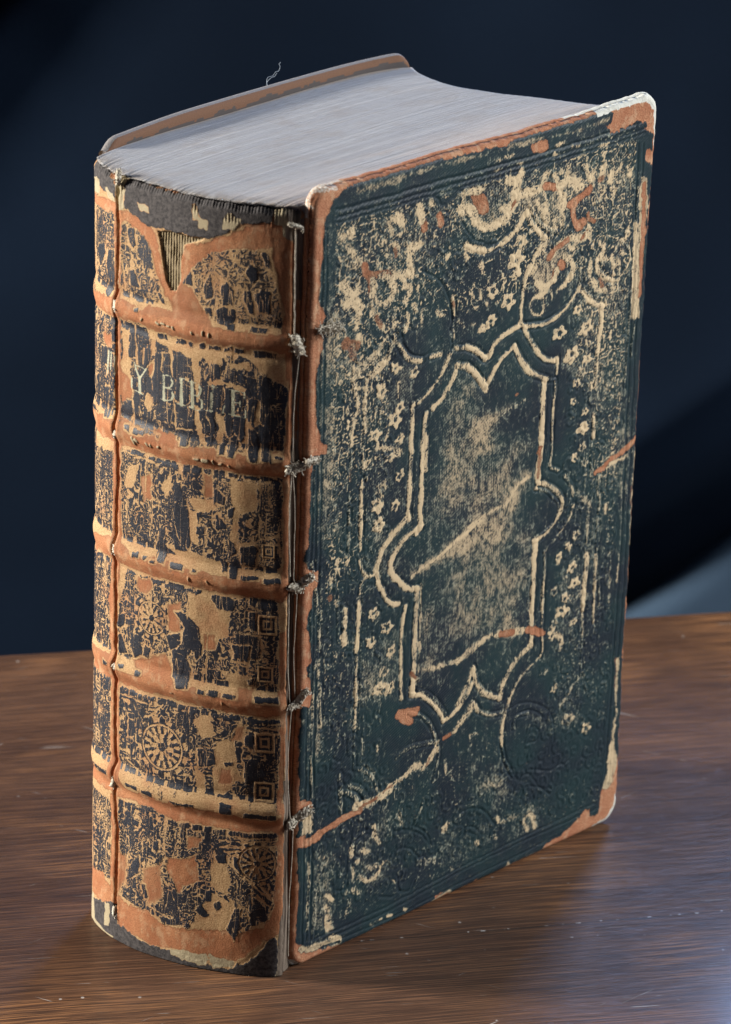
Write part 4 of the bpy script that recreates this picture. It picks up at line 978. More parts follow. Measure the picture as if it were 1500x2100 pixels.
["p","K",0.8,0.3,0.6,[41.6,22.5,35.2,22.0,36.0,16.5,41.2,15.0]],
["w","N",1,0.48,[18.4,75.5,8.4,75.5]],
["w","N",1,0.4,[18.4,77.0,8.4,77.0]],
["w","N",1,0.48,[24.8,39.0,8.8,41.0]],
["w","N",1,0.4,[24.8,41.0,8.8,42.5]],
["w","N",1,0.4,[19.2,54.0,9.2,54.0]],
["w","N",1,0.48,[21.6,34.0,17.2,30.0,10.0,24.0]],
["w","N",1,0.48,[18.0,39.0,22.4,38.0]],
["w","N",1,0.48,[20.4,130.0,14.4,132.0,9.6,134.0]],
["w","N",1,0.4,[14.8,149.0,14.8,132.5]],
["w","N",1,0.4,[45.6,180.0,45.6,175.0]],
["w","N",1,0.4,[52.4,179.5,52.4,175.5]],
["w","N",1,0.48,[55.6,184.5,54.8,175.0]],
["w","N",1,0.48,[55.6,163.5,55.2,155.5]],
["w","N",1,0.48,[40.8,168.0,40.0,159.5]],
["w","N",1,0.4,[39.6,160.0,35.2,160.5]],
["w","N",1,0.4,[50.0,149.0,50.0,139.0]],
["w","N",1,0.32,[34.8,80.0,34.0,72.0]],
["w","N",1,0.32,[29.6,102.5,29.6,84.5]],
["w","N",1,0.4,[25.6,183.5,19.2,184.0]],
["w","N",1,0.4,[22.8,185.5,22.8,181.5]],
["w","N",1,0.4,[59.6,148.5,45.6,148.5]],
["w","N",1,0.4,[58.0,77.0,44.0,77.5]],
["w","N",1,0.48,[48.8,72.5,45.6,75.0,42.8,78.0]],
["w","N",1,0.48,[55.2,58.0,48.4,54.5]],
["p","O",1.0,0.8,1.0,[12.8,220.5,9.6,220.5,6.0,215.5,6.0,188.5,9.6,188.5,8.4,196.0,11.6,210.5,12.0,214.5]],
["p","O",1.0,0.8,1.0,[8.4,197.5,6.0,192.5,5.6,152.0,8.8,152.5,7.6,167.5,7.6,175.5]],
["p","O",1.0,0.8,1.0,[8.4,151.0,6.0,151.0,6.8,115.0,9.6,114.5,8.4,125.5]],
["p","O",1.0,0.8,1.0,[9.2,105.0,6.8,105.0,5.6,78.0,8.0,51.5,9.2,51.5,8.4,78.5]],
["p","O",1.0,0.8,1.0,[8.8,45.0,6.8,43.5,5.6,33.0,6.0,22.0,7.2,14.0,11.6,12.0,12.8,13.5,9.6,22.5,9.2,34.0]],
["p","O",1.0,0.8,1.4,[64.4,215.0,61.6,216.0,61.6,191.5,64.4,191.0]],
["p","O",1.0,0.8,1.2,[63.2,189.5,61.2,185.5,60.8,178.0,60.4,154.5,62.4,154.0,62.8,177.5]],
["p","O",1.0,0.8,1.2,[62.8,151.0,60.4,150.5,59.2,120.5,60.0,104.5,59.6,79.5,62.0,78.5,63.6,103.0,62.4,119.5]],
["p","O",1.0,0.8,1.2,[62.4,93.5,60.0,94.0,58.4,67.5,57.6,51.5,58.4,45.5,61.6,47.0,61.6,66.5]],
["p","O",1.0,0.8,1.2,[61.2,44.5,58.8,45.0,56.8,28.5,57.6,14.5,56.4,6.0,60.4,12.0,60.4,32.5]],
["p","O",1.0,0.8,1.6,[78.4,189.0,63.2,190.5,61.6,190.5,52.0,189.5,39.6,191.0,28.0,190.5,18.4,190.0,8.8,190.0,6.4,191.0,6.4,187.0,15.6,187.5,31.2,188.0,42.0,187.5,49.6,187.5,62.4,186.5,79.2,184.5]],
["p","O",1.0,0.8,1.4,[77.6,155.0,62.4,155.5,58.0,153.0,46.0,155.0,37.6,155.5,24.4,154.5,12.8,154.5,5.6,154.0,5.6,151.0,22.4,151.0,38.4,150.5,50.8,150.5,60.0,150.5,78.0,149.5]],
["p","O",1.0,0.8,1.4,[76.4,119.0,63.2,121.5,54.0,119.5,40.8,119.0,26.8,120.0,16.8,120.0,7.2,120.0,6.4,115.5,16.8,115.0,24.0,115.5,36.8,116.5,47.6,115.5,56.8,116.0,64.0,117.0,76.8,114.0]],
["p","O",1.0,0.8,1.4,[75.2,83.0,68.4,85.5,66.8,83.0,61.6,83.5,56.0,84.0,43.2,85.0,34.8,84.5,21.6,84.5,7.6,84.0,7.2,80.5,21.2,80.5,36.0,81.0,46.4,81.0,58.8,80.0,62.8,80.0,74.4,79.0]],
["p","O",1.0,0.8,1.4,[74.4,50.0,67.2,49.0,61.6,50.0,54.8,49.0,43.2,49.5,31.2,49.5,18.0,49.0,7.2,48.5,6.4,45.0,22.8,45.0,38.8,45.0,46.8,46.5,58.8,45.5,67.2,45.5,74.0,44.5]],
["p","O",1.0,0.8,1.2,[79.2,216.0,64.0,217.5,63.2,214.5,67.2,214.0,79.2,213.5]],
["p","O",1.0,0.8,1.4,[63.2,215.5,57.6,216.0,50.4,213.5,48.0,211.5,46.8,206.0,45.6,202.0,43.2,199.5,42.0,197.5,39.6,205.0,39.2,209.0,37.6,211.5,30.8,213.5,23.2,217.5,17.2,220.0,12.8,220.5,9.6,219.5,8.0,214.5,13.2,214.0,23.2,213.0,30.4,210.0,34.4,207.5,39.6,199.5,42.0,194.5,44.8,196.5,48.0,201.5,50.8,209.0,54.4,211.0,59.6,213.5,63.2,213.0]],
["p","O",0.7,1.5,1.2,[39.6,200.0,36.0,200.5,30.4,193.0,28.0,190.5,42.0,191.0,43.2,194.5]],
["p","O",1.0,0.8,1.6,[73.2,16.5,64.0,18.0,60.0,14.5,61.2,10.5,64.8,8.5,71.2,9.0]],
["p","O",1.0,0.8,1.6,[57.6,14.5,54.0,13.0,45.6,13.5,43.2,11.0,36.0,11.5,22.4,13.0,20.4,10.5,17.6,14.0,11.6,15.5,8.8,19.5,6.8,14.0,9.2,12.5,12.4,11.5,17.6,6.0,22.4,3.5,30.4,4.5,38.0,4.5,44.8,3.5,51.6,4.5,56.4,4.5,58.0,8.5]],
["p","D",1.0,0.5,1.2,[79.2,224.5,70.8,226.5,64.4,222.0,64.4,218.0,67.6,218.5,79.2,220.0]],
["p","D",1.0,0.5,1.2,[60.8,226.0,56.4,225.0,45.6,224.0,28.8,225.5,11.6,225.5,12.0,221.0,15.6,220.5,21.2,219.5,23.2,217.5,30.8,214.0,34.0,214.5,40.0,214.0,47.6,214.0,51.6,214.0,57.6,216.0,60.8,216.5]],
["p","C",1.0,0.5,1.0,[79.2,220.5,73.6,221.5,73.6,217.0,79.2,216.5]],
["p","C",1.0,0.5,1.0,[70.0,221.0,64.4,218.5,64.4,217.5,68.4,217.5]],
["p","C",1.0,0.5,0.6,[11.6,226.0,7.6,226.0,4.4,224.0,4.8,220.5,6.8,216.5,9.2,217.5,9.6,220.5,11.6,221.0]],
["p","C",0.9,0.5,1.0,[26.8,220.5,24.8,222.0,21.2,221.0,21.2,219.0,23.2,217.5,26.8,217.5]],
["p","C",0.8,0.6,1.0,[34.8,219.5,31.2,219.0,31.2,217.0,34.0,217.0]],
["p","C",0.7,0.6,1.0,[55.6,219.5,51.2,219.0,51.2,217.5,54.4,217.5]],
["p","C",0.8,0.6,1.0,[64.4,225.5,60.8,226.0,60.4,216.5,63.2,216.0,64.0,220.5]],
["p","C",0.6,0.6,1.0,[36.4,222.5,34.4,223.5,34.0,218.5,36.0,219.0]],
["p","B",1.0,0.25,0.5,[48.0,213.5,40.0,214.0,32.4,214.0,34.4,213.0,38.8,211.0,39.6,206.5,39.6,201.5,41.2,198.0,43.2,198.0,44.8,200.5,46.0,205.0,46.8,210.0]],
["p","C",1.0,0.5,0.2,[79.2,228.5,63.6,228.0,56.4,226.0,45.6,225.5,28.8,226.0,11.6,226.0,3.2,225.5,3.2,228.0,79.2,230.5]],
["p","C",0.95,0.3,0.3,[6.0,221.5,0.0,223.0,0.0,186.5,6.0,188.0]],
["p","O",0.6,0.3,0.6,[5.6,200.0,3.2,199.0,2.8,188.5,5.6,189.0]],
["p","C",0.95,0.3,0.3,[6.0,203.0,0.0,201.0,1.6,171.5,0.4,149.5,5.6,151.0,6.0,177.5]],
["p","O",0.75,0.3,0.6,[6.0,200.0,3.2,200.0,3.6,182.0,5.6,186.0]],
["p","O",0.7,0.3,0.6,[5.2,177.5,4.0,177.0,3.6,158.0,5.2,159.0]],
["p","C",0.95,0.3,0.3,[6.0,161.5,0.4,160.0,1.2,124.0,2.4,89.0,7.2,90.5,6.4,115.0]],
["p","C",0.95,0.3,0.3,[7.2,105.0,3.6,104.0,1.6,76.5,1.2,36.0,7.2,38.5,6.4,78.0]],
["p","O",0.8,0.3,0.6,[5.2,80.0,3.6,79.5,0.0,77.0,2.4,57.0,4.8,58.0]],
["p","C",1.0,0.3,0.3,[7.6,61.0,2.4,59.5,0.4,36.0,3.6,17.5,0.0,-4.0,9.2,-0.5,8.4,13.5,6.4,25.5]],
["p","D",1.0,0.5,1.4,[72.8,7.0,68.0,8.5,63.6,9.0,60.4,11.5,58.0,11.0,57.2,5.5,51.6,4.5,45.2,3.5,38.0,3.5,30.4,2.0,22.4,1.5,16.4,5.0,11.6,11.0,9.2,12.5,8.4,11.5,8.8,-0.5,25.6,-2.0,46.8,-1.5,60.8,-0.5,73.6,-1.0]],
["p","C",0.8,0.6,1.4,[38.8,4.0,33.6,4.5,28.4,4.5,28.4,1.5,34.8,1.5,38.4,2.5]],
["p","C",0.7,0.6,1.4,[27.6,4.5,20.4,3.5,20.4,2.0,26.4,1.0]],
["p","C",0.9,0.4,0.8,[62.8,9.5,60.8,10.5,60.8,3.0,62.8,2.5]],
["p","C",1.0,0.3,0.3,[72.0,8.5,70.0,8.5,68.8,1.5,60.8,0.5,58.4,0.5,58.8,-0.5,72.8,-2.5]],
["w","G",1.0,0.8,[66.4,175.0,66.8,168.0]],
["w","G",1.0,0.64,[65.2,175.0,65.2,168.5]],
["w","G",1.0,0.64,[63.2,174.5,63.2,169.0]],
["w","G",0.8,0.32,[68.0,167.5,64.0,167.5]],
["w","G",0.5,0.8,[60.8,174.0,60.0,172.0,60.0,170.0]],
["w","G",0.9,0.8,[55.6,174.5,54.4,172.0,53.6,171.0]],
["w","G",1.0,0.96,[53.6,171.0,53.2,167.0]],
["w","G",1.0,0.48,[51.2,174.0,53.2,171.0]],
["w","G",1.0,0.32,[55.2,174.0,52.8,174.0,51.2,173.5]],
["w","G",1.0,0.32,[55.2,167.0,52.0,166.5]],
["w","G",1.0,0.64,[56.4,170.0,56.4,167.5]],
["w","X",1,0.48,[63.6,227.0,62.8,206.0,63.2,189.0,62.4,170.5,62.0,153.0,60.8,143.0,61.2,130.0,61.6,119.0,60.4,101.5,60.4,84.5,60.0,72.0,59.6,58.5,60.0,48.5,58.4,35.0,58.4,21.0,58.4,8.5]],
["w","C",0.9,0.32,[63.2,212.0,62.8,203.5,62.4,194.0]],
["w","C",0.9,0.48,[52.4,187.5,52.0,188.0]],
["w","C",0.9,0.64,[47.2,188.5,46.0,188.0]],
["w","C",0.9,0.48,[45.2,188.5,44.0,188.5]],
["w","C",0.9,0.48,[43.2,188.5,42.4,188.5]],
["w","C",0.9,0.64,[41.2,188.5,40.8,188.0]],
["w","C",0.9,0.48,[35.2,188.5,34.8,188.0]],
["w","C",0.9,0.48,[31.6,189.0,31.6,188.0]],
["w","C",0.9,0.48,[29.6,189.0,29.6,188.0]],
["w","C",0.9,0.96,[54.8,153.5,54.0,152.0]],
["w","C",0.9,0.8,[53.6,153.5,52.8,153.0]],
["w","C",0.9,0.64,[49.6,153.5,49.2,153.0]],
["w","C",0.9,0.64,[48.4,153.5,48.0,153.0]],
["w","C",0.9,0.64,[45.6,153.5,45.2,153.5]],
["w","C",0.9,0.64,[33.6,153.0,32.4,153.0]],
["w","C",0.9,0.96,[31.2,153.0,29.6,153.0]],
["w","C",0.9,0.48,[28.0,153.5,27.6,152.5]],
["w","C",0.8,0.48,[26.0,152.5,25.6,152.5]],
["w","C",0.8,0.48,[23.6,152.5,23.2,152.0]],
["w","C",0.7,0.4,[34.8,118.5,34.8,117.5]],
["w","C",0.7,0.4,[29.6,118.5,29.2,118.0]],
["w","C",0.8,0.4,[40.0,83.0,39.6,83.0]],
["w","C",0.8,0.4,[24.4,83.5,24.4,83.0]],
["w","G",1.0,1.04,[44.8,173.5,44.4,167.0]],
["w","G",1.0,0.26,[45.6,174.0,43.6,174.0]],
["w","G",1.0,0.26,[45.6,167.0,43.2,167.0]],
["w","G",1.0,0.26,[44.4,170.5,42.8,170.5]],
["w","G",1.0,0.29,[44.0,174.0,42.4,174.0,42.0,173.0]],
["w","G",1.0,0.72,[42.0,173.0,41.6,172.5,42.0,171.5]],
["w","G",1.0,0.29,[42.0,171.5,42.4,171.0,43.6,170.5]],
["w","G",1.0,0.29,[43.6,170.5,42.0,170.5,41.6,170.0]],
["w","G",1.0,0.8,[41.6,169.5,41.2,169.0,41.6,168.0]],
["w","G",1.0,0.29,[41.6,168.0,42.0,167.5,43.6,167.0]],
["w","G",1.0,1.12,[38.8,174.0,38.4,167.0]],
["w","G",1.0,0.29,[40.4,174.0,37.2,174.5]],
["w","G",1.0,0.29,[40.0,167.0,37.2,167.0]],
["w","G",1.0,1.04,[35.2,174.0,34.8,167.0]],
["w","G",1.0,0.26,[36.4,174.0,34.4,174.0]],
["w","G",1.0,0.26,[36.0,167.0,34.0,166.5]],
["w","G",1.0,0.26,[34.8,170.5,33.6,170.5]],
["w","G",1.0,0.29,[34.4,174.0,33.2,174.0,32.8,173.0]],
["w","G",1.0,0.72,[32.8,173.0,32.4,172.5,32.8,171.0]],
["w","G",1.0,0.29,[32.4,171.5,33.2,170.5,34.0,170.5]],
["w","G",1.0,0.29,[34.0,170.5,32.8,170.0,32.4,169.5]],
["w","G",1.0,0.8,[32.0,169.5,32.0,168.5,32.0,167.5]],
["w","G",1.0,0.29,[32.0,167.5,32.8,166.5,34.0,166.5]],
["w","G",1.0,1.12,[28.8,174.0,29.2,167.0]],
["w","G",1.0,0.29,[30.4,174.0,27.2,174.0]],
["w","G",1.0,0.29,[30.8,167.0,25.6,167.0]],
["w","G",1.0,0.51,[25.6,167.0,25.6,168.0,25.2,169.0]],
["w","G",1.0,1.04,[22.8,173.5,22.8,167.0]],
["w","G",1.0,0.29,[24.0,174.0,19.6,173.5]],
["w","G",1.0,0.29,[24.0,167.0,19.6,166.5]],
["w","G",1.0,0.29,[22.8,170.5,21.2,170.5]],
["w","G",1.0,0.42,[20.8,171.0,20.8,169.5]],
["w","G",1.0,0.51,[19.6,173.5,19.6,172.0]],
["w","G",1.0,0.51,[19.2,166.5,19.2,168.5]]
]
# ------------------------------------------------------------------ table
TA = math.radians(-34.2); TL = (math.cos(TA), math.sin(TA)); TN = (-TL[1], TL[0])
def wood_mat():
    M = NT('dark_walnut'); co = M.attr('grain', 'Vector')           # x along the grain, y across, metres, shifted per plank
    warp = M.noise(M.vec(co, (5, 16, 1)), 1, 2); 
    wv = M.n('ShaderNodeVectorMath', operation='MULTIPLY_ADD'); M.l(co, wv.inputs[0]); wv.inputs[1].default_value = (1, 1, 1)
    cx = M.n('ShaderNodeCombineXYZ'); M.l(M.math('MULTIPLY', M.math('SUBTRACT', warp, .5), .012), cx.inputs[1]); M.l(cx.outputs[0], wv.inputs[2]); p = wv.outputs[0]
    big = M.noise(M.vec(p, (9, 55, 1)), 1, 4, .6); fine = M.noise(M.vec(p, (26, 1700, 1)), 1, 3, .6); mid = M.noise(M.vec(p, (13, 800, 1)), 1, 4, .6)
    pores = M.noise(M.vec(p, (60, 3000, 1)), 1, 2, .55); patch = M.noise(co, 14, 3, .5)
    c = M.mix(M.ramp(big, .30, .70), (.050, .022, .012), (.096, .045, .023))
    c = M.mix(M.math('MULTIPLY', M.ramp(mid, .46, .62), .55), c, (.130, .062, .031))
    c = M.mix(M.math('MULTIPLY', M.ramp(fine, .47, .58), .58), c, (.028, .013, .008)); c = M.mix(M.math('MULTIPLY', M.ramp(fine, .47, .38), .32), c, (.215, .108, .056))  # the paler streaks paint specular gleam of the grain into the colour
    c = M.mix(M.math('MULTIPLY', M.math('MULTIPLY', M.ramp(patch, .50, .66), M.ramp(M.noise(M.vec(p, (30, 1300, 1)), 1, 3, .6), .47, .60)), .7), c, (.28, .130, .052))
    c = M.mix(M.math('MULTIPLY', M.ramp(pores, .52, .62), .65), c, (.016, .009, .006))
    # dust specks and dried scratches, their pale colour also painting in glints
    def scr(ang, sx, sy, th):
        mp = M.n('ShaderNodeMapping'); M.l(co, mp.inputs[0]); mp.inputs['Rotation'].default_value = (0, 0, ang)
        a = M.noise(M.vec(mp.outputs[0], (sx, sy, 1)), 1, 1, .5); b = M.noise(M.vec(mp.outputs[0], (sx*3, sy*.06, 1)), 1, 2, .6)
        return M.math('MULTIPLY', M.ramp(a, th, th+.03), M.ramp(b, .52, .62))
    s1 = scr(.05, 26, 1500, .70); s2 = scr(-.5, 24, 1100, .735); s3 = scr(.65, 22, 1000, .74)
    v = M.n('ShaderNodeTexVoronoi', feature='F1'); M.l(co, v.inputs['Vector']); v.inputs['Scale'].default_value = 120; v.inputs['Randomness'].default_value = 1
    spk = M.math('MULTIPLY', M.math('LESS_THAN', v.outputs['Distance'], .06), M.ramp(M.noise(co, 60, 1), .5, .6))
    s = M.math('MAXIMUM', M.math('MAXIMUM', s1, s2), M.math('MAXIMUM', s3, spk))
    c = M.mix(M.math('MULTIPLY', s, .6), c, (.42, .39, .36)); M.l(c, M.b.inputs['Base Color'])
    sp = M.n('ShaderNodeSeparateXYZ'); M.l(co, sp.inputs[0]); ly = M.math('SUBTRACT', sp.outputs[1], .0141+1.3*.37); ly = M.math('SUBTRACT', ly, M.math('MULTIPLY', M.math('SUBTRACT', sp.outputs[0], 1.3), .012))
    ly = M.math('ADD', ly, M.math('MULTIPLY', M.math('SUBTRACT', M.noise(M.vec(co, (60, 0, 0)), 1, 2), .5), .0016)); on = M.ramp(sp.outputs[0], 1.318, 1.324)
    crk = M.math('MULTIPLY', M.ramp(M.math('ABSOLUTE', ly), .00030, .00012), on); chip = M.math('MULTIPLY', M.math('MULTIPLY', M.ramp(M.math('ABSOLUTE', M.math('SUBTRACT', ly, .0003)), .00035, .0001), on), M.ramp(M.noise(M.vec(co, (420, 0, 0)), 1, 2), .54, .62))
    c = M.mix(crk, c, (.012, .007, .005)); c = M.mix(M.math('MULTIPLY', chip, .8), c, (.5, .48, .46)); M.l(c, M.b.inputs['Base Color'])
    rgh = M.math('ADD', .30, M.math('MULTIPLY', M.noise(co, 35, 4, .6), .22)); rgh = M.math('ADD', rgh, M.math('MULTIPLY', pores, .12)); M.l(rgh, M.b.inputs['Roughness'])
    M.b.inputs['Specular IOR Level'].default_value = .38; M.b.inputs['Coat Weight'].default_value = .14; M.b.inputs['Coat Roughness'].default_value = .13
    h = M.math('ADD', M.math('MULTIPLY', fine, .55), M.math('ADD', M.math('MULTIPLY', pores, .7), M.math('MULTIPLY', s, -.5)))
    M.bump(h, 1.0, .00045); return M.m
wood = wood_mat()
table = empty('table', 'dark brown scratched wooden tabletop with a glossy varnish, under the old book', 'table')
def plank(n0, n1, shift):
    # top sheet with softened long edges and solid sides, long way along the grain
    prof = [(n0+.0004, -.028), (n0+.0001, -.0006), (n0+.0002, -.0001), (n0+.0004, 0)]
    prof += [(v, 0) for v in np.linspace(n0+.004, n1-.004, 10)]
    prof += [(n1-.0006, 0), (n1-.0003, -.0002), (n1-.0001, -.0007), (n1-.0004, -.028)]
    Ls = np.linspace(-.75, .75, 40); V = []; G = []
    for l in Ls:
        for n, z in prof: V.append((TL[0]*l+TN[0]*n, TL[1]*l+TN[1]*n, z)); G.append((l+shift, n+shift*.37, z))
    nc = len(prof); n = len(Ls); ends = [list(range(nc))[::-1], [(n-1)*nc+k for k in range(nc)]]
    q = gridq(n, nc, flip=True); bot = np.array([[i*nc, (i+1)*nc, (i+1)*nc+nc-1, i*nc+nc-1] for i in range(n-1)])
    return mkmesh('plank', V, np.vstack([q, bot]), wood, table, {'grain': np.array(G)}, ends)
for a, b, s in ((-.120, .220, 1.3), (-.41, -.1202, 8.7)): plank(a, b, s)
# ------------------------------------------------------------------ backdrop cloth
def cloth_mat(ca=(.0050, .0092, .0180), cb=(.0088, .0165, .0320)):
    M = NT('navy_cloth'); co = M.attr('weave', 'Vector')
    n = M.ramp(M.noise(co, 4, 3), .35, .65); c = M.mix(n, ca, cb)
    wv = M.noise(M.vec(co, (900, 900, 1)), 1, 1); c = M.mix(M.math('MULTIPLY', wv, .5), c, tuple(v*.5 for v in ca)); M.l(c, M.b.inputs['Base Color'])
    M.b.inputs['Roughness'].default_value = .95; M.b.inputs['Specular IOR Level'].default_value = .03
    M.bump(wv, .4, .0006); return M.m
vd = (.7173, .6968); rt = (.6968, -.7173)
def backdrop():
    a = np.linspace(-.75, .75, 260); z = np.linspace(-.60, .30, 260); A, Z = np.meshgrid(a, z)
    # a to the right of the picture, two long slanting folds and softer drape between
    t1 = (Z+.101)-(A-.155)*.74; t2 = (Z-.085)-(A+.19)*1.15
    lip = lambda t, w: .8*sstep(.012, .092, t)*np.exp(-np.maximum(t-.092, 0)/w)-.75*(1-sstep(-.01, .06, t))
    D = .050*lip(t1, .13)*sstep(.0, .11, A)+.028*np.exp(-((t2-.028)/.02)**2)*sstep(.03, -.08, A)-.028*np.exp(-((t2)/.014)**2)*sstep(.03, -.08, A)
    D = D+.020*fbm(A*2.2+Z*1.2, Z*1.6-A, 31, 4)+.0022*fbm(A*14+Z*9, Z*6-A*4, 35, 3)
    dist = .50+D*-1.0
    X = .02+vd[0]*dist+rt[0]*A; Y = .02+vd[1]*dist+rt[1]*A
    Vv = np.stack([X, Y, Z], -1).reshape(-1, 3); W = np.stack([A, Z, A*0], -1).reshape(-1, 3)
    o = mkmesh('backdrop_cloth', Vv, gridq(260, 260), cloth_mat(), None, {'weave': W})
    so = o.modifiers.new('thickness', 'SOLIDIFY'); so.thickness = .002
    return tag(o, label='dark navy cloth hanging in soft slanting folds behind the table', category='cloth')
backdrop()
def lit_patch_cloth():  # added sheet in a paler colour, standing for the lit area of the backdrop
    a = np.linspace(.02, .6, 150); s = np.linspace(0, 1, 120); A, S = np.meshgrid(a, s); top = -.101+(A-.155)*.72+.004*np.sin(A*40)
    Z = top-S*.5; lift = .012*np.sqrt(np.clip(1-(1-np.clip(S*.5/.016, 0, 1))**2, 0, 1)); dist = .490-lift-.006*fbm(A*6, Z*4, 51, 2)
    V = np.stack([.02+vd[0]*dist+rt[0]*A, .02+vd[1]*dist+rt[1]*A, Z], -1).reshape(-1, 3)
    o = mkmesh('backdrop_lit_patch', V, gridq(120, 150, flip=True), cloth_mat((.040, .066, .100), (.058, .092, .138)), None, {'weave': np.stack([A, Z, A*0], -1).reshape(-1, 3)})
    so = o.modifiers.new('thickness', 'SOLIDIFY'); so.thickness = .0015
    tag(o, label='added paler blue sheet standing for the lit part of the backdrop, with slanting upper edge, low at the right behind the table', category='cloth')
lit_patch_cloth()
# ------------------------------------------------------------------ materials of the book
def wave_hatch(M, co, ang, per):
    mp = M.n('ShaderNodeMapping'); M.l(co, mp.inputs[0]); mp.inputs['Rotation'].default_value = (0, 0, ang)
    sx = M.n('ShaderNodeSeparateXYZ'); M.l(mp.outputs[0], sx.inputs[0]); return M.math('MULTIPLY_ADD', M.math('SINE', M.math('MULTIPLY', sx.outputs[1], 6.2832/per)), .5, .5)
def cover_mat():
    M = NT('worn_embossed_leather'); co = M.attr('surf', 'Vector'); wr = M.sep(M.attr('wear', 'Color')); T, O, Cc = wr[0], wr[1], wr[2]
    fineV = M.noise(M.vec(co, (2.3, 1.25, 1)), 1, 3, .62); grain = M.noise(co, 3.4, 2, .6); fuzz = M.noise(co, 2.2, 3, .7)
    hatch = wave_hatch(M, co, -.42, .80); vh = M.noise(M.vec(co, (2.2, .22, 1)), 1, 2); medn = M.noise(M.vec(co, (.62, .42, 1)), 1, 3, .6)
    k = M.math('ADD', T, M.math('MULTIPLY', M.math('SUBTRACT', fineV, .5), M.math('MULTIPLY_ADD', M.attr('wear', 'Alpha'), -.5, 2.1))); k = M.math('ADD', k, M.math('MULTIPLY', M.math('SUBTRACT', medn, .5), 1.5))
    k = M.math('ADD', k, M.math('MULTIPLY', M.math('SUBTRACT', hatch, .5), M.math('MULTIPLY', .14, M.ramp(T, .05, .4))))
    k = M.math('ADD', k, M.math('MULTIPLY', M.math('SUBTRACT', vh, .5), .75))
    sf = M.attr('wear', 'Alpha'); m = M.ramp(k, M.math('MULTIPLY_ADD', sf, -.20, .46), M.math('MULTIPLY_ADD', sf, .34, .66)); m = M.math('MULTIPLY', m, M.math('MULTIPLY_ADD', sf, -.22, 1))
    dk = M.noise(co, .045, 3, .6)
    base = M.mix(M.ramp(dk, .35, .65), (.0055, .0122, .0200), (.0070, .0240, .0270)); base = M.mix(M.math('MULTIPLY', M.ramp(grain, .5, .78), .22), base, (.050, .078, .080))
    tan = M.mix(fuzz, (.36, .265, .150), (.60, .465, .295)); tan = M.mix(M.math('MULTIPLY', M.ramp(T, .35, .9), .5), tan, (.62, .47, .28)); lo = M.mix(M.math('SUBTRACT', 1, M.ramp(T, .3, .7)), tan, (.30, .31, .235))
    c = M.mix(m, base, lo)
    om = M.ramp(M.math('ADD', O, M.math('MULTIPLY', M.math('SUBTRACT', fuzz, .5), 1.1)), .40, .62)
    orc = M.mix(M.ramp(fuzz, .25, .75), (.22, .085, .040), (.52, .245, .130)); orc = M.mix(M.math('MULTIPLY', M.ramp(M.noise(co, .16, 3), .38, .65), .55), orc, (.28, .092, .044)); orc = M.mix(M.math('MULTIPLY', M.ramp(M.noise(M.vec(co, (.35, .22, 1)), 1, 4, .65), .50, .66), .6), orc, (.50, .32, .19)); orc = M.mix(M.math('MULTIPLY', M.ramp(M.noise(co, 5.5, 2, .6), .55, .72), .5), orc, (.58, .36, .23)); c = M.mix(om, c, orc); rim = M.math('MULTIPLY', M.math('MULTIPLY', om, M.math('SUBTRACT', 1, om)), 3.0, clamp=True) if False else M.math('MULTIPLY', M.ramp(O, .35, .55), M.ramp(O, .92, .6)); c = M.mix(M.math('MULTIPLY', rim, .55), c, (.13, .050, .024))
    cm = M.ramp(M.math('ADD', Cc, M.math('MULTIPLY', M.math('SUBTRACT', fuzz, .5), .6)), .40, .60)
    c = M.mix(cm, c, M.mix(M.noise(co, .6, 3), (.42, .41, .34), (.68, .67, .60)))
    M.l(c, M.b.inputs['Base Color'])
    soft = M.math('MAXIMUM', m, M.math('MAXIMUM', om, cm)); M.l(M.math('MULTIPLY_ADD', soft, .40, .50), M.b.inputs['Roughness']); M.b.inputs['Specular IOR Level'].default_value = .20
    h = M.math('ADD', M.math('MULTIPLY', hatch, M.math('MULTIPLY', .35, M.math('SUBTRACT', 1, soft))), M.math('ADD', M.math('MULTIPLY', fineV, .5), M.math('MULTIPLY', M.math('MULTIPLY', fuzz, om), 1.2)))
    h = M.math('ADD', h, M.math('MULTIPLY', m, .35)); M.bump(h, .75, .00024); return M.m
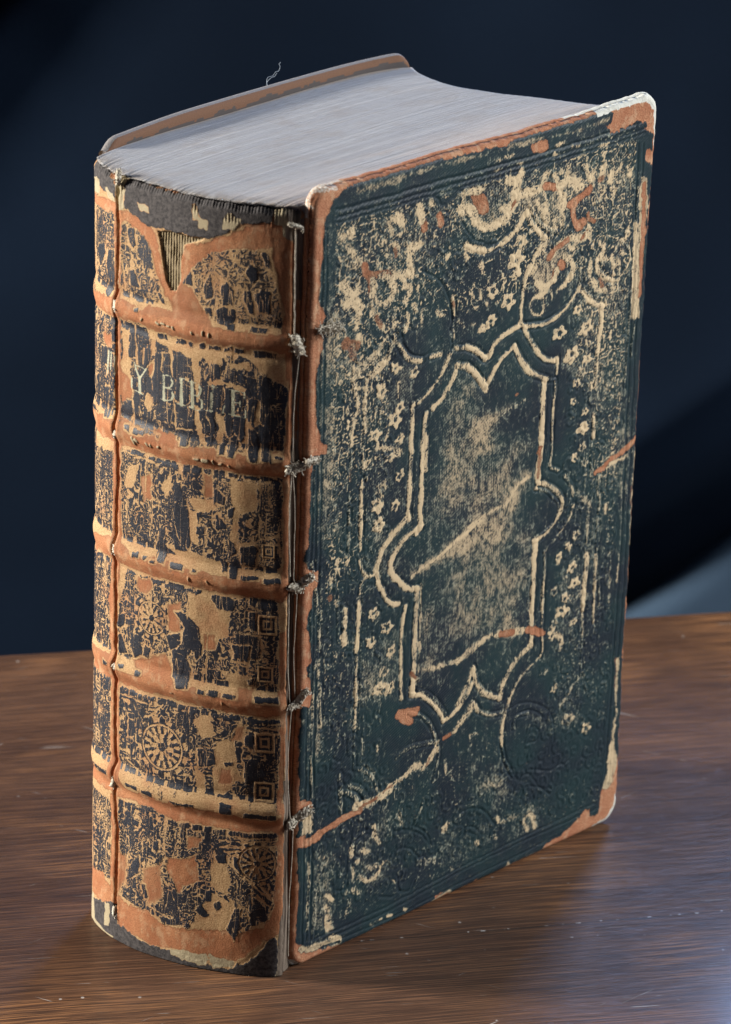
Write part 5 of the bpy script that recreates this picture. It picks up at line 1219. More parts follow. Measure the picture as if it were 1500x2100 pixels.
def spine_mat():
    M = NT('worn_spine_leather'); co = M.attr('surf', 'Vector'); wr = M.sep(M.attr('wear', 'Color')); K, O, Cc = wr[0], wr[1], wr[2]; w2 = M.sep(M.attr('wear2', 'Color')); D, G, B = w2[0], w2[1], w2[2]
    fuzz = M.noise(co, 2.4, 3, .7); worm = M.noise(M.vec(co, (1.55, 1.25, 1)), 1, 2, .55, .8); worm2 = M.noise(co, 2.6, 1, .5); big = M.noise(co, .12, 3)
    orc = M.mix(M.ramp(fuzz, .25, .75), (.23, .088, .034), (.46, .205, .090)); orc = M.mix(M.math('MULTIPLY', M.ramp(big, .35, .65), .6), orc, (.27, .088, .034))
    tan = M.mix(M.ramp(fuzz, .25, .75), (.27, .155, .062), (.54, .355, .180)); tan = M.mix(M.ramp(big, .42, .7), tan, M.mix(.55, orc, tan))
    vst = M.noise(M.vec(co, (.34, .09, 1)), 1, 4, .62); k = M.math('ADD', K, M.math('MULTIPLY', M.math('SUBTRACT', worm, .5), 1.05)); k = M.math('ADD', k, M.math('MULTIPLY', M.math('SUBTRACT', vst, .5), 1.9))
    crisp = M.math('SUBTRACT', 1, M.attr('wear2', 'Alpha')); k = M.math('MULTIPLY_ADD', M.math('SUBTRACT', k, K), crisp, K)
    ck = M.noise(M.vec(co, (.42, .045, 1)), 1, 2, .5, .3); crack = M.ramp(M.math('ABSOLUTE', M.math('SUBTRACT', ck, .5)), .012, .003); ck2 = M.noise(M.vec(co, (.10, .55, 1)), 1, 2, .5, .6); crack = M.math('MAXIMUM', crack, M.math('MULTIPLY', M.ramp(M.math('ABSOLUTE', M.math('SUBTRACT', ck2, .47)), .010, .003), .7)); k = M.math('SUBTRACT', k, M.math('MULTIPLY', crack, .55)); k = M.math('ADD', k, M.math('MULTIPLY', M.math('SUBTRACT', worm2, .5), M.math('MULTIPLY', crisp, .6)))
    km = M.ramp(k, .48, .62)
    blk = M.mix(M.noise(co, .25, 3), (.0065, .0085, .015), (.013, .017, .027)); blk = M.mix(M.math('MULTIPLY', M.ramp(worm2, .62, .75), .45), blk, (.13, .10, .075))
    blk = M.mix(M.math('SUBTRACT', 1, M.ramp(K, .6, .85)), blk, (.042, .030, .022))
    c = M.mix(M.ramp(M.math('ADD', O, M.math('MULTIPLY', M.math('SUBTRACT', fuzz, .5), .4)), .3, .75), tan, orc)
    c = M.mix(M.math('MULTIPLY', M.math('MULTIPLY', M.ramp(M.noise(M.vec(co, (.30, .18, 1)), 1, 4, .65), .50, .66), M.ramp(O, .4, .8)), .60), c, (.44, .27, .145)); rim = M.math('MULTIPLY', M.ramp(O, .30, .5), M.ramp(O, .95, .6)); c = M.mix(M.math('MULTIPLY', rim, .5), c, (.16, .062, .026)); c = M.mix(M.math('MULTIPLY', M.ramp(M.noise(co, 1.1, 4, .65), .52, .7), .45), c, (.15, .075, .035))
    c = M.mix(km, c, blk)
    dm = M.ramp(D, .4, .6); c = M.mix(dm, c, M.mix(M.ramp(M.noise(co, .9, 4, .7), .3, .7), (.014, .012, .013), (.075, .066, .062)))
    cm = M.ramp(M.math('ADD', Cc, M.math('MULTIPLY', M.math('SUBTRACT', fuzz, .5), .35)), .42, .58)
    strip = M.noise(M.vec(co, (1.1, .035, 1)), 1, 3, .6)
    crm = M.mix(M.ramp(strip, .35, .62), (.050, .034, .024), (.20, .155, .115)); crm = M.mix(M.math('MULTIPLY', M.ramp(M.n('ShaderNodeSeparateXYZ').outputs[0], 5, 7), 0), crm, crm)
    sx = M.n('ShaderNodeSeparateXYZ'); M.l(co, sx.inputs[0]); crm = M.mix(M.ramp(sx.outputs[0], 8, 10), crm, M.mix(fuzz, (.24, .19, .105), (.44, .37, .24)))
    c = M.mix(cm, c, crm)
    bm = M.ramp(B, .4, .6); rib = wave_hatch(M, co, math.pi/2, .95); c = M.mix(bm, c, M.mix(rib, (.10, .070, .035), (.34, .265, .15)))
    gm = M.ramp(M.math('ADD', G, M.math('MULTIPLY', M.math('SUBTRACT', worm2, .5), .7)), .45, .6); c = M.mix(gm, c, (.36, .35, .25))
    M.l(c, M.b.inputs['Base Color']); M.l(M.math('MULTIPLY', gm, .55), M.b.inputs['Metallic'])
    M.l(M.math('MULTIPLY_ADD', km, -.30, .80), M.b.inputs['Roughness']); M.b.inputs['Specular IOR Level'].default_value = .3
    h = M.math('ADD', M.math('MULTIPLY', fuzz, .8), M.math('MULTIPLY', km, .8)); M.bump(h, .7, .00022); return M.m
def simple(name, c1, c2, scale, rough=.85, bump=.0003):
    M = NT(name); tc = M.n('ShaderNodeTexCoord').outputs['Object']; n = M.noise(tc, scale, 4, .6); M.l(M.mix(M.ramp(n, .3, .7), c1, c2), M.b.inputs['Base Color'])
    M.b.inputs['Roughness'].default_value = rough; M.bump(M.noise(tc, scale*2.5, 3), .5, bump); return M.m
def page_mat():
    M = NT('old_page_edges'); co = M.attr('leaf', 'Vector')
    a = M.noise(M.vec(co, (1.6, 640, 1)), 1, 4, .7); b = M.noise(M.vec(co, (1.2, 90, 1)), 1, 4, .65); d = M.noise(M.vec(co, (11, 9, 1)), 1, 4, .6); e = M.noise(M.vec(co, (26, 620, 1)), 1, 2, .6)
    c = M.mix(M.ramp(a, .3, .7), (.155, .155, .165), (.33, .33, .335)); c = M.mix(M.math('MULTIPLY', M.ramp(b, .4, .66), .5), c, (.42, .41, .395)); c = M.mix(M.math('MULTIPLY', M.ramp(b, .52, .34), .42), c, (.38, .35, .31))
    c = M.mix(M.math('MULTIPLY', M.ramp(d, .48, .70), .30), c, (.23, .19, .155)); c = M.mix(M.math('MULTIPLY', M.ramp(e, .56, .68), .6), c, (.15, .135, .14))
    sy = M.n('ShaderNodeSeparateXYZ'); M.l(co, sy.inputs[0]); fr = M.math('MULTIPLY', M.ramp(sy.outputs[1], .42, .0), M.ramp(M.noise(M.vec(co, (2, 14, 1)), 1, 3), .35, .6)); c = M.mix(M.math('MULTIPLY', fr, .45), c, (.66, .50, .38))
    c = M.mix(M.math('MULTIPLY', M.math('MULTIPLY', M.ramp(sy.outputs[0], .06, .0), M.ramp(M.noise(M.vec(co, (30, 22, 1)), 1, 3), .35, .6)), .6), c, (.17, .14, .115))
    edge = M.ramp(sy.outputs[1], .965, .995); c = M.mix(M.math('MULTIPLY', edge, .5), c, (.42, .33, .26))
    M.l(c, M.b.inputs['Base Color']); M.b.inputs['Roughness'].default_value = .8; M.b.inputs['Specular IOR Level'].default_value = .25
    M.bump(M.math('ADD', a, M.math('MULTIPLY', e, .6)), .6, .00025); return M.m
COVM, SPM, PGM = cover_mat(), spine_mat(), page_mat()
CORD = simple('linen_cord', (.30, .25, .18), (.62, .57, .46), 900)
BRD = simple('grey_board_edge', (.50, .49, .46), (.70, .69, .67), 300)
book = empty('old_book', 'thick antique bible standing upright with heavily scuffed dark green leather binding, on the wooden tabletop', 'book')
# ------------------------------------------------------------------ front board
def front_board():
    WC = 138.0; nu, nv = 500, 820
    u = np.linspace(0, WC, nu); v = np.linspace(.25, HB, nv); U, V = np.meshgrid(u, v)
    def corner(U, V, cu, cv, su, sv, r):
        a = (cu-U)*su; b = (cv-V)*sv; inside = (a < r) & (b < r); da = r-a; db = r-b; d = np.hypot(da, db); m = inside & (d > r)
        f = np.where(m, r/np.maximum(d, 1e-6), 1); return np.where(m, cu-su*(r-da*f), U), np.where(m, cv-sv*(r-db*f), V)
    for cu, cv, su, sv, r in ((0, HB, -1, 1, 5.5), (WC, HB, 1, 1, 6.0), (WC, .25, 1, -1, 9.0), (0, .25, -1, -1, 4.0)): U, V = corner(U, V, cu, cv, su, sv, r)
    P = Painter(U, V, WC/(nu-1), (HB-.25)/(nv-1), 4, 11, wa=.22); P.A[3] = .8; P.A[0] = .15+.16*fbm(U/16, V/22, 5, 3)
    band = np.minimum(np.minimum(U, WC-U), np.minimum(V, HB-V)); P.A[0] *= np.where(band < 14, .8, 1)
    # curled scrolls pressed all over the ornamental field, most of them only just rubbed
    r2 = np.random.default_rng(5)
    def curl(cx, cy, R0, a0, sgn, val):
        t = np.linspace(0, 1, 13); R = R0*(1-.72*t); th = a0+sgn*t*4.6
        for (mx, my) in ((1, 1), (-1, 1), (1, -1), (-1, -1)):
            x = 69+mx*(cx+R*np.cos(th)); y = 115+my*(cy+R*np.sin(th)); W, D = P.seg_dist(np.stack([x, y], 1), 2.2)
            if W is None or D.size == 0: continue
            vv = val*r2.uniform(.35, 1.1); m = np.clip(.5-(D-.38+.3*P.N[W])/.4, 0, 1); P.A[0][W] = np.maximum(P.A[0][W], vv*m*1.0)
            P.H[W] += .085*np.exp(-(D/.4)**2)-.07*np.exp(-((D-.9)/.35)**2)
    for cx in np.arange(2, 60, 5.2):
        for cy in np.arange(2, 106, 5.2):
            x = cx+r2.uniform(-1.6, 1.6); y = cy+r2.uniform(-1.6, 1.6)
            if abs(x) < 35 and y < 62: continue
            if y > 62 and (x*x/38**2+(y-50)**2/30**2) < 1: continue
            curl(x, y, r2.uniform(1.4, 3.0), r2.uniform(0, 6.3), r2.choice([-1, 1]), .40)
    # curling tracery over the whole ornamental field, the same in all four quarters as a stamp would leave it
    mx = np.abs(P.U-69); my = np.abs(P.V-115); q = fbm(mx/3.6, my/3.6, 301, 2)+.35*vnoise(mx/9, my/9, 305)
    line = np.exp(-(np.abs(np.sin(q*8.5))/.30)**2); q2 = vnoise(mx/1.7, my/1.7, 309); line2 = np.exp(-(np.abs(np.sin(q2*5))/.34)**2)
    zone = np.clip(np.maximum((mx-36)/3, (my-66)/3), 0, 1)*np.clip((band-7.5)/1.5, 0, 1)
    wz = .26+.36*sstep(95, 190, V)+.20*sstep(34, 60, mx)*sstep(60, 110, V)+.34*fbm(U/11, V/15, 311, 3)-.10*sstep(70, 20, V)
    P.A[0] = np.maximum(P.A[0], zone*(line*np.clip(wz+.12, 0, .85)+line2*np.clip(wz-.04, 0, .75)*.85)); P.A[3] *= 1-.85*zone*np.maximum(line, line2*.7); P.H += zone*(.06*line+.035*line2)-.02*zone
    for k in range(260):                                             # handling scratches, mostly up and down
        x0, y0 = r2.uniform(4, 134), r2.uniform(6, 224); ln = r2.uniform(3, 22); an = math.pi/2+r2.normal(0, .10) if k % 4 else r2.uniform(0, math.pi)
        W, D = P.seg_dist([(x0, y0), (x0+math.cos(an)*ln, y0+math.sin(an)*ln)], .8)
        if W is not None and D.size: m = np.exp(-(D/.16)**2)*r2.uniform(.15, .55); P.A[0][W] = np.maximum(P.A[0][W], m); P.H[W] -= .03*m
    lace = np.exp(-(np.sin(7.5*vnoise(mx/1.15, my/1.3, 351)+3*vnoise(mx/3, my/3, 352))/.36)**2)
    cloud = fbm(U/7, V/8, 331, 4)+.5*fbm(U/22, V/25, 341, 2)
    for op in COVER:
        if op[0] == 'w':
            _, L, val, wd, pts = op; pts = to_smooth(pts); h = max(wd/2, .3)
            W, D = P.seg_dist(pts, h+2.5)
            if W is None: continue
            N = P.N[W]; sd = D-h*1.08+.55*N*min(1, h/.6)
            m = np.clip(.5-sd/.9, 0, 1)
            if L == 'T': P.paint(W, m*(1-.75*lace[W]*(wd > 1.0))*np.clip(.95+.9*P.M[W], .35, 1), {0: val, 1: 0, 2: 0, 3: 0})
            elif L == 'O': P.paint(W, m, {1: val}); P.H[W] -= .05*m
            elif L == 'R':
                P.paint(W, m*np.clip(.98+.7*P.M[W], .35, 1), {0: val, 3: 0}); P.A[1][W] *= (1-m)
                P.H[W] += .06*np.exp(-(D/(h+.1))**4)-.13*np.exp(-((D-h-.45)/.32)**2)
            elif L == 'E':
                P.A[0][W] *= 1-.8*np.exp(-(D/.5)**2); P.H[W] -= .13*np.exp(-(D/.34)**2); P.H[W] += .045*np.exp(-((D-.8)/.4)**2)
        elif op[0] == 'p':
            _, L, val, soft, rough, pts = op; W, sd = P.poly_sd(pts, soft+2)
            if W is None: continue
            sd = sd+rough*.8*P.N[W]*(1 if soft < 2 else 2.5); m = np.clip(.5-sd/max(soft, .3), 0, 1)
            if L == 'T':
                if soft >= 2: P.A[0][W] = P.A[0][W]*(1-m)+np.maximum(P.A[0][W], val+(.36*cloud[W] if soft > 4 else .25*cloud[W]))*m if val > .2 else P.A[0][W]*(1-m)+val*m
                else: P.paint(W, m, {0: val, 1: 0, 2: 0})
            elif L == 'O': P.paint(W, m, {1: val, 2: 0}); P.H[W] = P.H[W]*(1-.75*m)-.13*m
            elif L == 'C': P.paint(W, m, {2: val}); P.H[W] -= .08*m
        elif op[0] == 'f':
            _, val, R, (cx, cy) = op; W = P.win(cx, cx, cy, cy, R*1.9); x = P.U[W]-cx; y = P.V[W]-cy
            if x.size == 0: continue
            a0 = (cx*7.3+cy*3.1) % 1.6; x = x*.84; th = np.arctan2(y, x); d = np.hypot(x, y); rr = R*1.22*(.84+.17*np.cos(5*th+a0)+.10*np.cos(2*th+cx)); sd = d-rr+.75*P.N[W]
            m = np.clip(.5-sd/.45, 0, 1); hole = np.clip(.5-(np.hypot(x-.15*R*np.cos(cx*9), y-.15*R*np.sin(cy*9))-R*.36+.55*P.N[W])/.4, 0, 1); ang = .5+.5*np.sin(th*1+a0*5)
            P.paint(W, m*(1-hole*.9)*np.clip(.72+.6*ang, 0, 1), {0: val, 3: 0}); P.H[W] += .06*m-.10*hole*m-.07*np.exp(-((d-rr-.5)/.4)**2)
    # distance to the outline for the rolled edge
    def rbox(U, V):
        r = 6.0; qx = np.abs(U-WC/2)-(WC/2-r); qy = np.abs(V-HB/2)-(HB/2-r)
        return -(np.hypot(np.maximum(qx, 0), np.maximum(qy, 0))+np.minimum(np.maximum(qx, qy), 0)-r)
    d = np.minimum(np.minimum(U, WC-U), np.minimum(V-.2, HB-V)); d = np.maximum(0, np.minimum(d, rbox(U, V)+.0))
    er = 1.7; roll = np.where(d < er, er-np.sqrt(np.maximum(er*er-(er-d)**2, 0)), 0)
    rim = np.clip(1-d/1.1, 0, 1)                                    # the very edge is rubbed to suede and to bare board
    e = rim+.35*P.N; P.A[1] = np.maximum(P.A[1], np.clip(e*1.4, 0, .9)*(U > 2))
    P.A[2] = np.where((V > HB-1.3+.5*P.N) & ((U > 112) | (U < 9)), np.maximum(P.A[2], np.where(U < 9, .5, .9)), P.A[2])
    P.H += .06*fbm(U/2.2, V/2.6, 77, 3)+.30*fbm(U/26, V/30, 78, 2)
    X, Y, Z = cover_xz(U, V); dn = roll-P.H
    curlc = 2.6*np.clip((U-104)/34, 0, 1)**2*np.clip((V-195)/35, 0, 1)**2
    Y = Y+dn-curlc*.5; Z = Z+curlc*.85+(.30*fbm(U/9, U*0, 14, 2)+.25*fbm(U/2.2, U*0, 17, 2))*np.clip((V-222)/8, 0, 1)
    X = X+(.30*fbm(V/8, V*0, 15, 3)+.28*fbm(V/2.0, V*0, 18, 2))*np.clip((U-130)/8, 0, 1)+.35*fbm(V/7, V*0, 16, 3)*np.clip((6-U)/6, 0, 1)
    Vf = np.stack([X, Y, Z], -1).reshape(-1, 3); n0 = len(Vf)
    wear = P.A.transpose(1, 2, 0).reshape(-1, 4); surf = np.stack([U, V, U*0], -1).reshape(-1, 3)
    ring = np.concatenate([np.arange(nu), np.arange(1, nv)*nu+nu-1, (nv-1)*nu+np.arange(nu-2, -1, -1), np.arange(nv-2, 0, -1)*nu]); nr = len(ring)
    VV = [Vf]; WW = [wear]; SS = [surf]; Q = [gridq(nv, nu)]; prev = ring; base = Vf[ring].copy()
    cx = base.mean(0); out = base-cx; out[:, 1] = 0; out /= np.linalg.norm(out, axis=1, keepdims=True)
    for k, (dy, ins) in enumerate(((.5, -.25), (1.1, -.25), (1.9, .05), (2.3, .9))):
        L = base.copy(); L[:, 1] += dy+roll.reshape(-1)[ring]*0; L -= out*ins; L[:, 2] = np.maximum(L[:, 2], .05)
        off = n0+k*nr; j = np.arange(nr); j2 = (j+1) % nr; Q.append(np.stack([prev[j], off+j, off+j2, prev[j2]], 1)[:, ::-1]); prev = off+j
        wv = wear[ring].copy(); s_ = surf[ring]; top = s_[:, 1] > 200; far = s_[:, 0] > 132
        wv[:, 2] = np.where((s_[:, 1] > 222) & ((s_[:, 0] > 100) | (s_[:, 0] < 12)), np.where(s_[:, 0] < 12, .52, 1), np.where(far & ((s_[:, 1] > 150) | (s_[:, 1] < 30)), .8, wv[:, 2])); wv[:, 1] = np.where(wv[:, 2] < .5, .9, wv[:, 1])
        VV.append(L); WW.append(wv); SS.append(s_+[0, 0, dy])
    o = mkmesh('front_board', np.vstack(VV)*MM, np.vstack(Q), COVM, book, {'wear': np.vstack(WW), 'surf': np.vstack(SS)}, [list(prev)])
    o['label'] = 'dark green embossed front board rubbed to tan and orange suede'
front_board()
# ------------------------------------------------------------------ spine
BANDZ = (188.7, 154.4, 119.2, 84.4, 51.6)
def spine():
    ns, nz = 420, 900; ztop = 224.6; s = np.linspace(0, L_SP, ns); z = np.linspace(.15, ztop, nz); S, Z = np.meshgrid(s, z)
    P = Painter(S, Z, L_SP/(ns-1), (ztop-.15)/(nz-1), 7, 41); P.V0 = .15; P.A[0] = .12; P.A[1] = .25
    P.A[0] = np.where(S > 74, .5, P.A[0])
    zc = np.array([206.0, 171.5, 136.8, 101.8, 68.0, 28.0]); zi = np.argmin(np.abs(Z[..., None]-zc), -1); mz = np.abs(P.V-zc[zi]); ms = np.abs(P.U-37)+zi*31
    f1 = np.abs(np.sin(8.0*(fbm(ms/2.6, mz/2.6, 401, 2)+.3*vnoise(ms/7, mz/7, 405)))); f2 = np.abs(np.sin(6.0*vnoise(ms/1.25, mz/1.25, 409)))
    FIL = .29+.64*np.where(vnoise(ms/4, mz/4, 411) > -.1, sstep(.30, .55, f1), sstep(.30, .6, f2))
    P.A[1] = np.where((mz > 13.7) & (zi != 5) & (S < 74), .7, P.A[1])
    FIL = np.where((mz > 12.2) & (zi != 5), np.where((np.abs(np.sin(S*.83+.7*np.sin(S*.4)+zi)) > .30) & (mz < 13.7), .95, .15), FIL); FIL += .20*fbm(S/3.2, Z/11, 415, 3)
    ORD = [o for o in SPINE if not (o[0] == 'w' and o[1] == 'G')]+[o for o in SPINE if o[0] == 'w' and o[1] == 'G']
    cl = dict(K={1: 0, 2: 0, 3: 0, 5: 0}, N={0: .06, 1: 0, 2: 0}, O={0: 0, 2: 0, 3: 0, 5: 0}, C={0: 0, 1: 0, 3: 0, 5: 0}, D={0: 0, 1: 0, 2: 0, 5: 0}, B={0: 0, 1: 0, 2: 0, 3: 0}, G={}, X={})
    ch = dict(K=0, O=1, C=2, D=3, G=4, B=5)
    for op in ORD:
        if op[0] in 'wp':
            if op[0] == 'w': _, L, val, wd, pts = op; W, D = P.seg_dist(to_smooth(pts), wd+2, raw=L == 'G'); soft = .3
            else: _, L, val, soft, rough, pts = op; W, D = P.poly_sd(pts, soft+2)
            if W is None or D.size == 0: continue
            N = P.N[W]; sd = D-max(wd/2, .16)+(.03*N if L == 'G' else .10*N if L == 'C' else .25*N) if op[0] == 'w' else D+.75*rough*N
            if L == 'X': P.H[W] -= .95*np.exp(-(D/.40)**2); P.H[W] += .16*np.exp(-((D-1.2)/.7)**2); P.paint(W, .8*np.exp(-(D/.32)**2), {0: .35, 1: .8}); continue
            if L == 'K' and .85 <= val <= 1:                                  # halo of bare tan round intact skin
                P.paint(W, np.clip(.5-(sd-.55)/.5, 0, 1), {0: np.where(P.A[0][W] > .95, P.A[0][W], np.minimum(P.A[0][W], .35)), 1: P.A[1][W]*.3})
            m = np.clip(.5-sd/max(soft, .25), 0, 1)*(np.clip(.95+.9*P.M[W]+.3*N, .30, 1) if L == 'G' else 1); tg = dict(cl[L])
            if L in ch: tg[ch[L]] = val
            if L == 'K' and op[0] == 'p' and .6 < val < .9 and rough >= .8 and soft >= .4: tg[0] = FIL[W]+(val-.80)
            if L == 'K' and val > 1.1: tg[0] = 1.0*val-.25*(1.1-FIL[W])*2
            P.paint(W, m, tg)
            if L == 'K' and .85 <= val <= 1: P.H[W] += .05*m
            if L == 'O': P.H[W] -= .05*m
            if L == 'B': P.H[W] -= .7*m
            if L == 'D': P.H[W] += .15*m
            if L == 'C' and op[0] == 'w': P.H[W] += .35*m
        elif op[0] == 'q':                                               # square set in a square
            (cx, cy), R = op[1], op[2]; W = P.win(cx, cx, cy, cy, R*1.6); x = np.abs(.2*P.U[W]+.8*P.RU[W]-cx)/.92; y = np.abs(.2*P.V[W]+.8*P.RV[W]-cy)
            if x.size == 0: continue
            d = np.maximum(x, y)+.10*P.N[W]; 
            for r0, v in ((1.12, .88), (1.0, .10), (.78, .95), (.50, .12), (.30, .95)): P.paint(W, np.clip(.5-(d-r0*R)/.2, 0, 1), {0: v, 1: 0, 6: .85})
            P.H[W] += .08*(d < R)*(d > .78*R)
        elif op[0] == 'r':                                               # rosette in rings
            (cx, cy), R = op[1], op[2]*1.22; W = P.win(cx, cx, cy, cy, R*1.5); x = (.2*P.U[W]+.8*P.RU[W]-cx)/.95; y = .2*P.V[W]+.8*P.RV[W]-cy
            if x.size == 0: continue
            d = np.hypot(x, y)/R+.02*P.N[W]; th = np.arctan2(y, x); v = np.full(d.shape, .12)
            v = np.where((d > .93) & (d < 1.14), np.where(np.cos(th*12) > .1, .93, .15), v)
            for r0, r1 in ((.95, .89), (.82, .77)): v = np.where((d < r0) & (d > r1), .95, v)
            v = np.where((d < .78) & (d > .52), np.where(np.cos(th*16) > .0, .92, .15), v)
            pet = np.abs(np.cos(th*4)); v = np.where(d < .52, np.where(d < .16, .9, np.where(pet*.5 > np.abs(d-.1)*.9, .12, .93)), v)
            m = np.clip(.5-(d-1.12)/.05, 0, 1)*np.clip(.85+1.1*P.N[W], .15, 1); P.paint(W, m, {0: v, 1: 0, 6: .85}); P.H[W] += .07*(v > .5)*m
    # raised bands over the sewing supports, shallow panels between
    for bz in BANDZ:
        zz = Z-bz-(S-45)*.010; ad = 1.15*np.exp(-(np.abs(zz)/2.6)**2.6)*sstep(5, 9, S)*(1-.55*sstep(62, 70, S)); P.H += ad-.25*np.exp(-((np.abs(zz)-4.4)/1.2)**2)
    P.H += .06*fbm(S/2.5, Z/3, 63, 3)+.35*fbm(S/14, Z/30, 64, 2)*sstep(8, 14, S)
    jt = 1-sstep(6.3, 7.2, S+.4*P.N)
    P.A[2] = np.maximum(P.A[2], jt*(P.A[1] < .5)); P.H += jt*(-.9+.55*fbm(S/1.0, Z/40, 65, 2))
    ribs = np.maximum(P.A[5], sstep(219.5, 222, Z+1.2*P.N)*(P.A[3] < .5)); P.H += ribs*.20*np.sin(S*2*np.pi/.95+1.5*P.N)*np.clip(.7+P.N, .1, 1.3)
    P.H -= .8*sstep(222.6, 224.6, Z)**2
    xy, nn = spine_xy(S, Z); X = xy[..., 0]+nn[..., 0]*P.H; Y = xy[..., 1]+nn[..., 1]*P.H
    zt = Z-sstep(200, 224, Z)*(.5+.9*np.sin(S*.05))*0+sstep(216, 224.6, Z)*(.16*np.sin(S*2*np.pi/.95+1.2*P.N)+.6*fbm(S/2.2, S*0, 3, 2))
    Vf = np.stack([X, Y, zt], -1).reshape(-1, 3); n0 = len(Vf); A = P.A.transpose(1, 2, 0).reshape(-1, 7); one = np.ones((n0, 1))
    w1 = np.hstack([A[:, [0, 1, 2]], one]); w2 = A[:, [3, 4, 5, 6]]; surf = np.stack([S, Z, S*0], -1).reshape(-1, 3)
    # turned-in edges at head and joint give the leather its thickness
    extra = []; Q = [gridq(nz, ns, flip=True)]; W1 = [w1]; W2 = [w2]; SF = [surf]; nrm = nn.reshape(-1, 2); off = n0
    for ring, fl in (((nz-1)*ns+np.arange(ns), True), (np.arange(nz)*ns, False), (np.arange(ns), False)):
        L = Vf[ring].copy(); L[:, :2] -= nrm[ring]*1.5; extra.append(L); k = np.arange(len(ring)-1); q = np.stack([ring[k], ring[k+1], off+k+1, off+k], 1); Q.append(q[:, ::-1] if fl else q)
        W1.append(w1[ring]); W2.append(w2[ring]); SF.append(surf[ring]+[0, 0, 1.5]); off += len(ring)
    o = mkmesh('spine_leather', np.vstack([Vf]+extra)*MM, np.vstack(Q), SPM, book, {'wear': np.vstack(W1), 'wear2': np.vstack(W2), 'surf': np.vstack(SF)})
    o['label'] = 'cracked brown and black spine leather with raised bands and gilt lettering'
spine()
# ------------------------------------------------------------------ text block
def text_block():
    na, nb = 150, 640; back_t = resample(catmull([(-9, 70.6), (21, 74.2), (53, 76.4), (90, 78.2), (108, 77.4), (115.5, 74.6)], 8), na)
    front_t = np.stack([np.linspace(2.6, 135.2, na), np.linspace(3.3, 2.6, na)], 1)
    fs = np.linspace(0, L_SP, 400); pt, nn = spine_xy(fs, np.full(400, 225.0)); sp = pt-nn*.55
    sp = sp[(sp[:, 1] > 3.6) & (sp[:, 1] < 70.4)]; sp = resample(np.vstack([front_t[:1], sp, back_t[:1]]), nb)
    fe = resample(catmull([(135.2, 2.6), (126.2, 15.4), (119.8, 29.4), (113.2, 42), (109.8, 54.2), (111.8, 67.0), (115.5, 74.6)], 10), nb)
    a = np.linspace(0, 1, na)[None, :, None]; b = np.linspace(0, 1, nb)[:, None, None]
    S_, F_ = sp[:, None], fe[:, None]; B0, B1 = front_t[None], back_t[None]
    Pq = (1-a)*S_+a*F_+(1-b)*B0+b*B1-((1-a)*(1-b)*sp[0]+a*(1-b)*fe[0]+(1-a)*b*sp[-1]+a*b*fe[-1])
    A2 = a[..., 0]+b[..., 0]*0; B2 = b[..., 0]+a[..., 0]*0
    z = 226.0+.07*fbm(A2*1.5, B2*120, 21, 3)+.03*vnoise(A2*6, B2*200, 22)+.35*fbm(A2*3, B2*4, 23, 2)-.0*A2
    z = z-.7*np.exp(-A2*60)+.35*np.exp(-A2*40)*fbm(B2*68, B2*0, 24, 2)
    z = z-1.0*np.exp(-(1-A2)*70)*0
    top = np.stack([Pq[..., 0], Pq[..., 1], z], -1).reshape(-1, 3); leaf = np.stack([A2, B2, A2*0], -1).reshape(-1, 3); n0 = len(top)
    ring = np.concatenate([np.arange(na), np.arange(1, nb)*na+na-1, (nb-1)*na+np.arange(na-2, -1, -1), np.arange(nb-2, 0, -1)*na]); nr = len(ring)
    VV = [top]; LF = [leaf]; Q = [gridq(nb, na, flip=False)]; prev = ring; shift = {}
    for k, zz in enumerate((224.5, 150, 75, .8)):
        L = top[ring].copy(); g = (226-zz)/226; L[:, 2] = zz; L[:, 0] = 60+(L[:, 0]-60)*(1-.0*g)-4.5*g*(L[:, 0] < 10)*1.0; L[:, 1] = 3.5+(L[:, 1]-3.5)*(1-.085*g)
        off = n0+k*nr; j = np.arange(nr); j2 = (j+1) % nr; Q.append(np.stack([prev[j], off+j, off+j2, prev[j2]], 1)); prev = off+j
        L[:, 0] += 1.9*(leaf[ring][:, 0] < .001); lf = leaf[ring].copy(); lf[:, 0] += zz*.01; VV.append(L); LF.append(lf)
    mkmesh('text_block', np.vstack(VV)*MM, np.vstack(Q), PGM, book, {'leaf': np.vstack(LF)}, [list(prev)[::-1]], label='bluish grey page edges of the closed book')
text_block()
